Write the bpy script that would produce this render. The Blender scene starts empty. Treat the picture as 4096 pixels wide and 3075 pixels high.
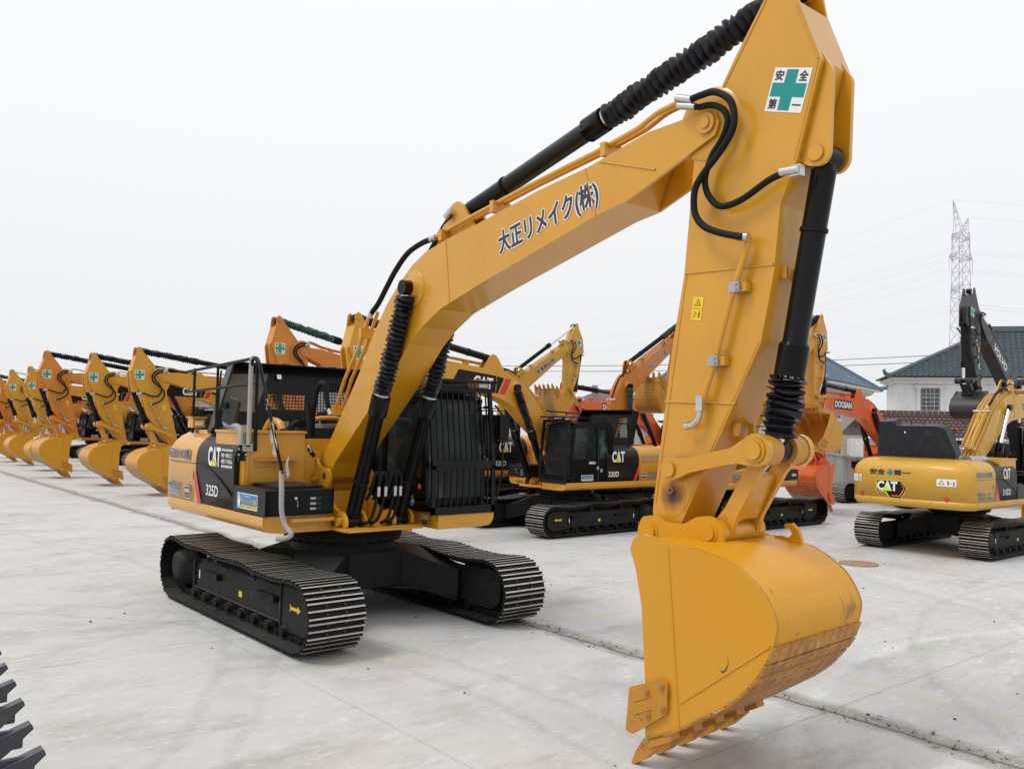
import bpy, math, random
from mathutils import Matrix, Vector
random.seed(7)
PI = math.pi
R = math.radians
scene = bpy.context.scene
COL = scene.collection

# ------------------------------------------------------------------ materials
MATS = {}
def new_mat(name):
    m = bpy.data.materials.new(name); m.use_nodes = True
    nt = m.node_tree; nt.nodes.clear()
    out = nt.nodes.new('ShaderNodeOutputMaterial')
    b = nt.nodes.new('ShaderNodeBsdfPrincipled')
    nt.links.new(b.outputs[0], out.inputs[0])
    return m, nt, b
def N(nt, t, **kw):
    n = nt.nodes.new(t)
    for k, v in kw.items():
        if k in n.inputs: n.inputs[k].default_value = v
        else: setattr(n, k, v)
    return n
def ramp(nt, fac, stops):
    r = nt.nodes.new('ShaderNodeValToRGB')
    el = r.color_ramp.elements
    while len(el) > 1: el.remove(el[-1])
    el[0].position = stops[0][0]; el[0].color = (*stops[0][1], 1)
    for p, c in stops[1:]:
        e = el.new(p); e.color = (*c, 1)
    nt.links.new(fac, r.inputs[0])
    return r.outputs[0]
def mixc(nt, fac, a, b, mode='MIX'):
    m = nt.nodes.new('ShaderNodeMix'); m.data_type = 'RGBA'; m.blend_type = mode
    for sock, v in ((m.inputs[0], fac), (m.inputs[6], a), (m.inputs[7], b)):
        if hasattr(v, 'is_linked') or hasattr(v, 'links'): nt.links.new(v, sock)
        elif isinstance(v, (int, float)): sock.default_value = v
        else: sock.default_value = (*v, 1)
    return m.outputs[2]
def coords(nt, scale=(1, 1, 1), kind='Object', rot=(0, 0, 0)):
    tc = nt.nodes.new('ShaderNodeTexCoord')
    mp = nt.nodes.new('ShaderNodeMapping')
    mp.inputs['Scale'].default_value = scale; mp.inputs['Rotation'].default_value = rot
    nt.links.new(tc.outputs[kind], mp.inputs[0])
    return mp.outputs[0]
def noise(nt, vec, scale, detail=4, rough=.55):
    n = nt.nodes.new('ShaderNodeTexNoise')
    n.inputs['Scale'].default_value = scale; n.inputs['Detail'].default_value = detail
    n.inputs['Roughness'].default_value = rough
    nt.links.new(vec, n.inputs['Vector'])
    return n.outputs[0]
def bump(nt, h, b, strength=.2, dist=.01):
    n = nt.nodes.new('ShaderNodeBump'); n.inputs['Strength'].default_value = strength
    n.inputs['Distance'].default_value = dist
    nt.links.new(h, n.inputs['Height']); nt.links.new(n.outputs[0], b.inputs['Normal'])

def paint(name, col, rough=.38, dirt=.25, rust=0.0, coat=.25, dirtcol=(.33, .27, .2), bumpy=.05, dust=0.0, streak_ao=0.0):
    m, nt, b = new_mat(name)
    v = coords(nt)
    n1 = noise(nt, v, 1.6, 5); n2 = noise(nt, v, 14, 6, .65)
    c = mixc(nt, ramp(nt, n1, [(.3, (0, 0, 0)), (.75, (1, 1, 1))]), tuple(x * .93 for x in col), tuple(min(1, x * 1.06) for x in col))
    d = ramp(nt, n2, [(.52, (0, 0, 0)), (.78, (dirt, dirt, dirt))])
    c = mixc(nt, d, c, dirtcol)
    if rust > 0:
        vs = coords(nt, (1, 2.5, 1)); n3 = noise(nt, vs, 5, 8, .72)
        rr = ramp(nt, n3, [(.66 - rust * .12, (0, 0, 0)), (.72 - rust * .1, (1, 1, 1))])
        c = mixc(nt, rr, c, (.16, .055, .02))
    if streak_ao > 0:
        nv = noise(nt, coords(nt, (14, 14, .9)), 2.2, 6, .7); nc = noise(nt, v, 46, 3, .6)
        c = mixc(nt, ramp(nt, nv, [(.60, (0, 0, 0)), (.74, (.30, .30, .30))]), c, tuple(x * .62 for x in col))
        c = mixc(nt, ramp(nt, nc, [(.735, (0, 0, 0)), (.755, (.7, .7, .7))]), c, (.17, .07, .02))
    if dust > 0:     # dust settled on faces that look up
        ge = nt.nodes.new('ShaderNodeNewGeometry'); sp = nt.nodes.new('ShaderNodeSeparateXYZ'); nt.links.new(ge.outputs['Normal'], sp.inputs[0])
        mu = nt.nodes.new('ShaderNodeMath'); mu.operation = 'MULTIPLY'; nt.links.new(ramp(nt, sp.outputs[2], [(.35, (0, 0, 0)), (1, (dust,) * 3)]), mu.inputs[0])
        nt.links.new(ramp(nt, n1, [(.25, (.4, .4, .4)), (.7, (1, 1, 1))]), mu.inputs[1]); c = mixc(nt, mu.outputs[0], c, (.13, .118, .10))
    if streak_ao > 0:  # ambient occlusion darkening painted into the base colour in crevices, broken by noise
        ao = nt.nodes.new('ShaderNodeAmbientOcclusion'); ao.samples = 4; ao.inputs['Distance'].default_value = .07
        mu = nt.nodes.new('ShaderNodeMath'); mu.operation = 'MULTIPLY'; nt.links.new(ramp(nt, ao.outputs['AO'], [(.35, (streak_ao,) * 3), (.8, (0, 0, 0))]), mu.inputs[0]); nt.links.new(ramp(nt, n2, [(.3, (.35, .35, .35)), (.6, (1, 1, 1))]), mu.inputs[1])
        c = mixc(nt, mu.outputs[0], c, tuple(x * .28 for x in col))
    nt.links.new(c, b.inputs['Base Color'])
    rg = nt.nodes.new('ShaderNodeMapRange'); rg.inputs[3].default_value = rough - .06; rg.inputs[4].default_value = rough + .2
    nt.links.new(n2, rg.inputs[0]); nt.links.new(rg.outputs[0], b.inputs['Roughness'])
    b.inputs['Specular IOR Level'].default_value = .5 if max(col) > .05 else .2
    b.inputs['Coat Weight'].default_value = coat; b.inputs['Coat Roughness'].default_value = .12
    n4 = noise(nt, v, 3.0, 2); bump(nt, n4, b, bumpy, .02)
    MATS[name] = m; return m
YEL = (.64, .30, .010)
paint('cat_yellow', YEL, .27, .22, coat=.5, dirtcol=(.36, .19, .04), streak_ao=.8, bumpy=.09)
paint('row_yellow', (.62, .288, .014), .42, .3, dirtcol=(.36, .24, .10))
paint('tooth_paint', (.50, .22, .018), .45, .3, rust=.55, coat=.1, dirtcol=(.25, .12, .04))
paint('pin_rust', (.55, .25, .02), .45, .3, rust=.75, coat=.1)
paint('orange_yellow', (.60, .205, .014), .42, .2, dirtcol=(.36, .2, .08))
paint('pale_yellow', (.60, .325, .028), .42, .3, dirtcol=(.36, .27, .13))
paint('orange_red', (.72, .115, .012), .36, .2)
paint('teal_paint', (.05, .42, .42), .4, .2)
paint('gloss_black', (.004, .004, .0045), .18, .08, coat=.0, dirtcol=(.022, .02, .018))
paint('panel_black', (.010, .008, .0065), .24, .25, coat=.0, dirtcol=(.05, .035, .025))
paint('frame_black', (.007, .007, .0075), .5, .3, coat=0, dirtcol=(.045, .04, .035), dust=.45)
paint('navy_black', (.020, .023, .031), .34, .4, coat=.1, dirtcol=(.12, .12, .12))
paint('dusty_frame', (.020, .019, .018), .6, .5, coat=0, dirtcol=(.09, .08, .068), dust=.8)
paint('guard_black', (.008, .008, .0085), .4, .2, coat=0, dirtcol=(.05, .03, .022))
paint('grey_paint', (.035, .037, .042), .4, .3)
paint('dark_tooth', (.045, .05, .065), .42, .35, coat=.15, dirtcol=(.16, .13, .11))
def simple(name, col, rough=.5, metal=0, bscale=None, bstr=.3, var=.12):
    m, nt, b = new_mat(name)
    v = coords(nt); n = noise(nt, v, 9, 5)
    c = mixc(nt, n, tuple(x * (1 - var) for x in col), tuple(min(1, x * (1 + var)) for x in col))
    nt.links.new(c, b.inputs['Base Color'])
    b.inputs['Roughness'].default_value = rough; b.inputs['Metallic'].default_value = metal
    if bscale: bump(nt, noise(nt, v, bscale, 3), b, bstr, .01)
    MATS[name] = m
    if max(col) < .03: b.inputs['Specular IOR Level'].default_value = .25
    return m
simple('bellows', (.012, .011, .017), .40, 0, 30, .3)
simple('green_bellows', (.02, .075, .055), .6, 0, 30, .3)
simple('rubber', (.006, .006, .0065), .65, 0, 60, .3)
simple('steel', (.62, .62, .62), .28, 1, None)
simple('chrome', (.8, .8, .82), .12, 1, None)
simple('worn_steel', (.56, .53, .49), .40, .7, 40, .2, .35)
simple('white', (.80, .80, .80), .45)
simple('ink', (.035, .032, .04), .45)
simple('red', (.62, .02, .03), .4)
simple('green_cross', (.0, .26, .235), .4)
simple('green_cross_b', (.02, .30, .17), .4)
simple('sticker_yellow', (.85, .58, .01), .4)
simple('blue', (.04, .20, .50), .4)
simple('lime', (.6, .75, .05), .4)
simple('orange_trim', (.75, .13, .03), .4)
simple('brown_plastic', (.28, .12, .06), .4)
simple('lens', (.75, .76, .75), .12)
simple('mirror_plastic', (.028, .028, .03), .5, 0, 60, .2)
simple('bolt_rust', (.075, .04, .028), .7)
simple('foam', (.42, .41, .40), .9, 0, 120, 1.0)
simple('pad', (.13, .11, .08), .55, 0, 14, .9, .3)
simple('interior', (.03, .03, .035), .8)
simple('pink', (.6, .15, .28), .4)
simple('galv', (.42, .43, .45), .4, .6)
simple('seat_red', (.25, .02, .03), .8)

def rusty_bucket(name, col, lo, hi, ax=2, patch=None):
    """paint that wears to bare rust and scraped steel toward the cutting edge (object z between lo and hi)"""
    m, nt, b = new_mat(name)
    tc = nt.nodes.new('ShaderNodeTexCoord'); sep = nt.nodes.new('ShaderNodeSeparateXYZ')
    nt.links.new(tc.outputs['Object'], sep.inputs[0])
    mr = nt.nodes.new('ShaderNodeMapRange'); mr.inputs[1].default_value = hi; mr.inputs[2].default_value = lo
    nt.links.new(sep.outputs[ax], mr.inputs[0])
    v = coords(nt); vs = coords(nt, (3, .7, 3)); vv = coords(nt, (.8, 5.5, 1.2))
    n1 = noise(nt, v, 1.6, 4); n2 = noise(nt, vs, 6, 10, .75); n3 = noise(nt, vv, 6, 8, .7); n5 = noise(nt, v, 2.2, 2)
    c = mixc(nt, n1, tuple(x * .94 for x in col), tuple(x * 1.05 for x in col))
    a = nt.nodes.new('ShaderNodeMath'); a.operation = 'MULTIPLY_ADD'; a.inputs[1].default_value = .44
    nt.links.new(mr.outputs[0], a.inputs[0]); nt.links.new(n2, a.inputs[2])
    c = mixc(nt, ramp(nt, a.outputs[0], [(.68, (0, 0, 0)), (.80, (.85, .85, .85))]), c, (.19, .07, .020))
    a2 = nt.nodes.new('ShaderNodeMath'); a2.operation = 'MULTIPLY_ADD'; a2.inputs[1].default_value = .30
    nt.links.new(mr.outputs[0], a2.inputs[0]); nt.links.new(n3, a2.inputs[2])
    c = mixc(nt, ramp(nt, a2.outputs[0], [(.755, (0, 0, 0)), (.80, (.85, .85, .85))]), c, (.46, .43, .40))
    # scattered dark scratches
    a3 = nt.nodes.new('ShaderNodeMath'); a3.operation = 'MULTIPLY_ADD'; a3.inputs[1].default_value = .14
    nt.links.new(n5, a3.inputs[0]); nt.links.new(n3, a3.inputs[2])
    c = mixc(nt, ramp(nt, a3.outputs[0], [(.715, (0, 0, 0)), (.75, (.9, .9, .9))]), c, (.11, .03, .022))
    if patch:
        dv = nt.nodes.new('ShaderNodeVectorMath'); dv.operation = 'DISTANCE'; dv.inputs[1].default_value = patch; nt.links.new(coords(nt), dv.inputs[0])
        sm = nt.nodes.new('ShaderNodeMath'); sm.operation = 'SUBTRACT'; nt.links.new(n3, sm.inputs[0]); nt.links.new(dv.outputs['Value'], sm.inputs[1])
        c = mixc(nt, ramp(nt, sm.outputs[0], [(.40, (0, 0, 0)), (.48, (.6, .6, .6))]), c, (.20, .07, .022))
    nt.links.new(c, b.inputs['Base Color'])
    b.inputs['Roughness'].default_value = .40; b.inputs['Specular IOR Level'].default_value = .35
    bump(nt, n2, b, .08, .01)
    MATS[name] = m; return m
rusty_bucket('bucket_yellow', (.66, .30, .006), .1, 1.35, patch=(7.14, .24, 1.22))
rusty_bucket('bucket_row', (.60, .27, .03), .1, 1.5)
rusty_bucket('bucket_orange', (.70, .12, .02), -.2, 2.2)
rusty_bucket('bucket_dark', (.05, .043, .042), -.6, 2.5)
rusty_bucket('bucket_up', (.58, .26, .04), -2, 3)

def wear(name, A, B_, C_, D_):
    m, nt, b = new_mat(name); v = coords(nt, (.9, 3.2, 1.6)); n = noise(nt, v, 4.5, 10, .76); n2 = noise(nt, coords(nt, (1, .35, 1.6)), 5, 6, .65)
    c = ramp(nt, n, [(.36, A), (.45, B_), (.53, C_), (.60, C_), (.66, D_)]); c = mixc(nt, ramp(nt, n2, [(.46, (0, 0, 0)), (.60, (.8, .8, .8))]), c, B_)
    nt.links.new(c, b.inputs['Base Color']); b.inputs['Roughness'].default_value = .5; bump(nt, n, b, .2, .01); MATS[name] = m
wear('wear_plate', (.16, .06, .02), (.33, .135, .022), (.50, .23, .018), (.60, .55, .48)); wear('wear_row', (.22, .12, .05), (.42, .26, .09), (.48, .30, .10), (.60, .55, .46))
def side_paint():
    m, nt, b = new_mat('bucket_side'); v = coords(nt); n1 = noise(nt, v, 1.4, 4); n2 = noise(nt, coords(nt, (4, 4, 1)), 7, 9, .75); n3 = noise(nt, v, 1.0, 2)
    c = mixc(nt, n1, (.60, .27, .008), (.65, .30, .014))
    a = nt.nodes.new('ShaderNodeMath'); a.operation = 'MULTIPLY_ADD'; a.inputs[1].default_value = .22; nt.links.new(n3, a.inputs[0]); nt.links.new(n2, a.inputs[2])
    c = mixc(nt, ramp(nt, a.outputs[0], [(.80, (0, 0, 0)), (.86, (.8, .8, .8))]), c, (.22, .09, .02))
    nt.links.new(c, b.inputs['Base Color']); b.inputs['Roughness'].default_value = .42; b.inputs['Coat Weight'].default_value = .15; bump(nt, n1, b, .06, .02); MATS['bucket_side'] = m
side_paint()
def glass(name, col=(.015, .03, .03), rough=.04, see=.25, spec=.7):
    m, nt, b = new_mat(name)
    v = coords(nt, (1, 1, .6)); n = noise(nt, v, 3.2, 3)
    c = ramp(nt, n, [(.35, tuple(x * .4 for x in col)), (.6, col), (.72, tuple(x * 3 for x in col))])  # mottled reflections imitated in the glass base colour
    nt.links.new(c, b.inputs['Base Color'])
    b.inputs['Roughness'].default_value = rough
    b.inputs['Specular IOR Level'].default_value = spec
    tr = nt.nodes.new('ShaderNodeBsdfTransparent'); tr.inputs[0].default_value = (.5, .62, .6, 1)
    mx = nt.nodes.new('ShaderNodeMixShader'); mx.inputs[0].default_value = see
    nt.links.new(b.outputs[0], mx.inputs[1]); nt.links.new(tr.outputs[0], mx.inputs[2])
    out = [x for x in nt.nodes if x.type == 'OUTPUT_MATERIAL'][0]
    nt.links.new(mx.outputs[0], out.inputs[0])
    MATS[name] = m; return m
glass('cab_glass', (.045, .065, .066), .06, .42, .6); glass('front_glass', (.035, .05, .052), .25, .1, .3); glass('house_glass', (.05, .07, .09), .06, 0)

def concrete():
    m, nt, b = new_mat('concrete_yard')
    tc = nt.nodes.new('ShaderNodeTexCoord')
    P = tc.outputs['Object']
    def mp(scale, rot=0):
        n = nt.nodes.new('ShaderNodeMapping'); n.inputs['Scale'].default_value = scale
        n.inputs['Rotation'].default_value = (0, 0, rot); nt.links.new(P, n.inputs[0]); return n.outputs[0]
    big = noise(nt, mp((1, 1, 1)), .22, 5, .6)
    mid = noise(nt, mp((1.3, .6, 1), R(12)), .8, 9, .72)
    streak = noise(nt, mp((4.2, 1.5, 1), R(10)), 1.9, 12, .80)
    fine = noise(nt, mp((3.4, .8, 1), R(14)), 13, 10, .80)
    dash = noise(nt, mp((9, 1.1, 1), R(-32)), 5, 3, .5)
    dmask = noise(nt, mp((1, 1, 1)), .7, 4, .6)
    dots = noise(nt, mp((1, 1, 1)), 34, 4, .7)
    grit = noise(nt, mp((2.2, .8, 1), R(16)), 42, 6, .8); grit2 = noise(nt, mp((1, 1, 1)), 90, 3, .7)
    c = ramp(nt, big, [(.3, (.485, .475, .46)), (.5, (.54, .532, .52)), (.7, (.58, .574, .565))])
    c = mixc(nt, ramp(nt, mid, [(.38, (.85, .85, .85)), (.50, (0, 0, 0))]), c, (.43, .405, .38))
    c = mixc(nt, ramp(nt, mid, [(.30, (.8, .8, .8)), (.36, (0, 0, 0))]), c, (.33, .29, .25))
    c = mixc(nt, ramp(nt, streak, [(.53, (0, 0, 0)), (.60, (.5, .5, .5))]), c, (.66, .655, .645))
    c = mixc(nt, ramp(nt, streak, [(.61, (0, 0, 0)), (.64, (.6, .6, .6))]), c, (.74, .735, .73))
    c = mixc(nt, ramp(nt, streak, [(.36, (.8, .8, .8)), (.43, (0, 0, 0))]), c, (.40, .385, .37))
    c = mixc(nt, ramp(nt, fine, [(.31, (.85, .85, .85)), (.37, (0, 0, 0))]), c, (.24, .225, .21))
    c = mixc(nt, ramp(nt, fine, [(.64, (0, 0, 0)), (.70, (.5, .5, .5))]), c, (.74, .735, .73))
    dm = nt.nodes.new('ShaderNodeMath'); dm.operation = 'MULTIPLY'; nt.links.new(ramp(nt, dash, [(.70, (0, 0, 0)), (.73, (.9, .9, .9))]), dm.inputs[0]); nt.links.new(ramp(nt, dmask, [(.5, (0, 0, 0)), (.58, (1, 1, 1))]), dm.inputs[1])
    c = mixc(nt, dm.outputs[0], c, (.17, .16, .15))
    c = mixc(nt, ramp(nt, dots, [(.71, (0, 0, 0)), (.74, (.8, .8, .8))]), c, (.15, .13, .115))
    c = mixc(nt, ramp(nt, grit, [(.33, (.6, .6, .6)), (.40, (0, 0, 0))]), c, (.32, .305, .29))
    c = mixc(nt, ramp(nt, grit, [(.60, (0, 0, 0)), (.66, (.45, .45, .45))]), c, (.72, .715, .71))
    c = mixc(nt, ramp(nt, grit2, [(.25, (.5, .5, .5)), (.42, (0, 0, 0))]), c, (.40, .385, .37))
    ye = noise(nt, mp((1.2, .5, 1)), .5, 4)
    c = mixc(nt, ramp(nt, ye, [(.62, (0, 0, 0)), (.76, (.4, .4, .4))]), c, (.52, .42, .30))
    st = noise(nt, mp((.5, 1, 1), R(-20)), .33, 7, .66)
    c = mixc(nt, ramp(nt, st, [(.54, (0, 0, 0)), (.64, (.42, .42, .42))]), c, (.37, .355, .34))
    sp0 = nt.nodes.new('ShaderNodeSeparateXYZ'); nt.links.new(P, sp0.inputs[0])
    def mth(op, a, b_=None):
        n = nt.nodes.new('ShaderNodeMath'); n.operation = op
        for i, v in enumerate((a, b_)):
            if v is None: continue
            if isinstance(v, (int, float)): n.inputs[i].default_value = v
            else: nt.links.new(v, n.inputs[i])
        return n.outputs[0]
    for cx, cy, rad, w, colr, st_ in ((4, -9, 8.2, .10, (.30, .285, .27), .45), (4, -9, 8.75, .08, (.30, .285, .27), .35), (12, 4, 6.5, .12, (.72, .715, .71), .5), (-4, -14, 13.0, .10, (.32, .30, .285), .4), (-4, -14, 13.5, .08, (.32, .30, .285), .35), (14, 9, 9.5, .10, (.30, .285, .27), .4), (0, 2, 7.6, .14, (.70, .695, .69), .4), (8, 16, 9.0, .12, (.33, .31, .295), .4)):
        dx = mth('SUBTRACT', sp0.outputs[0], cx); dy = mth('SUBTRACT', sp0.outputs[1], cy)
        r_ = mth('SQRT', mth('ADD', mth('MULTIPLY', dx, dx), mth('MULTIPLY', dy, dy))); e_ = mth('ABSOLUTE', mth('SUBTRACT', mth('ADD', r_, mth('MULTIPLY', mid, .5)), rad + .25))
        mr_ = nt.nodes.new('ShaderNodeMapRange'); mr_.inputs[1].default_value = w * .3; mr_.inputs[2].default_value = w; mr_.inputs[3].default_value = st_; mr_.inputs[4].default_value = 0; nt.links.new(e_, mr_.inputs[0])
        c = mixc(nt, mth('MULTIPLY', mr_.outputs[0], ramp(nt, fine, [(.44, (0, 0, 0)), (.56, (1, 1, 1))])), c, colr)
    # joints
    sep = nt.nodes.new('ShaderNodeSeparateXYZ'); nt.links.new(P, sep.inputs[0])
    wob = noise(nt, mp((1, 1, 1)), 1.1, 5, .7)
    def M(op, a, bb=None, cc=None):
        n = nt.nodes.new('ShaderNodeMath'); n.operation = op
        for i, v in enumerate((a, bb, cc)):
            if v is None: continue
            if isinstance(v, (int, float)): n.inputs[i].default_value = v
            else: nt.links.new(v, n.inputs[i])
        return n.outputs[0]
    def line(coord, off, period, width, wobamt):
        x = M('SUBTRACT', coord, off); x = M('ADD', x, M('MULTIPLY', M('SUBTRACT', wob, .5), wobamt))
        if period: x = M('WRAP', x, -period / 2, period / 2)
        x = M('ABSOLUTE', x)
        n = nt.nodes.new('ShaderNodeMapRange'); n.inputs[1].default_value = width * .3; n.inputs[2].default_value = width
        n.inputs[3].default_value = 1; n.inputs[4].default_value = 0; nt.links.new(x, n.inputs[0]); return n.outputs[0]
    X, Y = sep.outputs[0], sep.outputs[1]
    j1 = line(Y, 1.47, 0, .035, .16); j1w = line(Y, 1.52, 0, .26, .7)
    br = M('MULTIPLY', j1w, M('GREATER_THAN', M('ADD', fine, M('MULTIPLY', mid, .5)), .70))
    j2 = line(X, .74, 5.5, .018, .05)
    j3 = line(Y, -1.88, 0, .016, .06); j4 = line(Y, 7.0, 5.5, .018, .06)
    c = mixc(nt, M('MULTIPLY', j2, .32), c, (.16, .15, .14))
    c = mixc(nt, M('MULTIPLY', j3, .22), c, (.16, .15, .14))
    c = mixc(nt, M('MULTIPLY', M('MULTIPLY', j4, M('GREATER_THAN', Y, 2.5)), .35), c, (.16, .15, .14))
    c = mixc(nt, M('MULTIPLY', br, .6), c, (.15, .13, .10))
    c = mixc(nt, M('MULTIPLY', j1w, .28), c, (.33, .30, .265))
    c = mixc(nt, M('MULTIPLY', j1, .7), c, (.085, .08, .075))
    yl = M('MULTIPLY', line(Y, 2.55, 0, .09, .15), M('GREATER_THAN', mid, .50))
    c = mixc(nt, M('MULTIPLY', yl, .30), c, (.62, .45, .18))
    nt.links.new(c, b.inputs['Base Color'])
    b.inputs['Roughness'].default_value = .75; b.inputs['Specular IOR Level'].default_value = .3
    h = M('ADD', M('MULTIPLY', fine, .6), M('SUBTRACT', streak, M('MULTIPLY', j1, 2.0)))
    bump(nt, h, b, .35, .012)
    MATS['concrete_yard'] = m
concrete()

def tile_mat(name, c1, c2):
    m, nt, b = new_mat(name)
    v = coords(nt); n = noise(nt, v, 3, 6); n2 = noise(nt, v, .5, 3)
    c = mixc(nt, n, c1, c2); c = mixc(nt, ramp(nt, n2, [(.5, (0, 0, 0)), (.8, (.4, .4, .4))]), c, (.15, .14, .12))
    nt.links.new(c, b.inputs['Base Color']); b.inputs['Roughness'].default_value = .38
    MATS[name] = m
tile_mat('green_tile', (.065, .09, .105), (.11, .14, .16))
tile_mat('blue_tile', (.09, .14, .22), (.14, .205, .29))
tile_mat('brown_tile', (.075, .045, .045), (.13, .085, .08))
def plaster(name, col, stain=.5, sc=.6):
    m, nt, b = new_mat(name)
    v = coords(nt, (1, 1, .35)); n = noise(nt, v, sc, 8, .7); n2 = noise(nt, coords(nt), 2.5, 8, .72)
    c = mixc(nt, ramp(nt, n, [(.5, (0, 0, 0)), (.72, (stain, stain, stain))]), col, tuple(x * .45 for x in col))
    c = mixc(nt, ramp(nt, n2, [(.58, (0, 0, 0)), (.68, (stain * .8,) * 3)]), c, tuple(x * .6 for x in col))
    nt.links.new(c, b.inputs['Base Color']); b.inputs['Roughness'].default_value = .85
    bump(nt, n2, b, .3, .03)
    MATS[name] = m
plaster('white_plaster', (.70, .70, .70), .5)
plaster('grey_plaster', (.36, .35, .34), .6)
plaster('cement_wall', (.27, .26, .24), .8, 1.0)
plaster('trim_stone', (.66, .65, .62), .3)
plaster('pink_relief', (.6, .38, .40), .3)
simple('window_frame', (.25, .22, .2), .5); simple('white_bar', (.7, .7, .72), .5)
def brick():
    m, nt, b = new_mat('pink_brick')
    v = coords(nt, (1, 1, 1), 'UV')
    br = nt.nodes.new('ShaderNodeTexBrick'); nt.links.new(v, br.inputs[0])
    br.inputs['Color1'].default_value = (.36, .19, .16, 1); br.inputs['Color2'].default_value = (.52, .42, .38, 1)
    br.inputs['Mortar'].default_value = (.62, .58, .55, 1)
    br.inputs['Scale'].default_value = 1; br.inputs['Mortar Size'].default_value = .028
    br.inputs['Brick Width'].default_value = .46; br.inputs['Row Height'].default_value = .155
    br.inputs['Bias'].default_value = -.35
    n = noise(nt, coords(nt), .8, 6)
    c = mixc(nt, n, br.outputs[0], (.45, .36, .33)); nt.links.new(c, b.inputs['Base Color'])
    b.inputs['Roughness'].default_value = .8
    MATS['pink_brick'] = m
brick()
simple('lattice_steel', (.46, .50, .58), .6, 0); simple('wire', (.62, .64, .67), .6)  # pylon steel colour lightened to stand in for distance haze
simple('dark_wire', (.1, .1, .11), .6)
simple('rust_plate', (.32, .20, .14), .7, 0, 20, .3, .3)
simple('pebble', (.10, .085, .075), .9, 0, None, .3, .5)
def _burn_doc(): pass
def burn():
    m, nt, b = new_mat('burn'); tc = nt.nodes.new('ShaderNodeTexCoord'); sub = nt.nodes.new('ShaderNodeVectorMath'); sub.operation = 'DISTANCE'; sub.inputs[1].default_value = (5.85, -.26, 1.98)
    nt.links.new(tc.outputs['Object'], sub.inputs[0]); n = noise(nt, coords(nt), 14, 5)
    ma = nt.nodes.new('ShaderNodeMath'); ma.operation = 'MULTIPLY_ADD'; ma.inputs[1].default_value = .09; nt.links.new(n, ma.inputs[0]); nt.links.new(sub.outputs['Value'], ma.inputs[2])
    c = ramp(nt, ma.outputs[0], [(.055, (.02, .012, .01)), (.10, (.10, .04, .02)), (.15, (.40, .17, .02)), (.19, YEL)]); nt.links.new(c, b.inputs['Base Color']); b.inputs['Roughness'].default_value = .45; MATS['burn'] = m
burn()
simple('weed', (.13, .115, .07), .8, 0, None, .3, .5)

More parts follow.
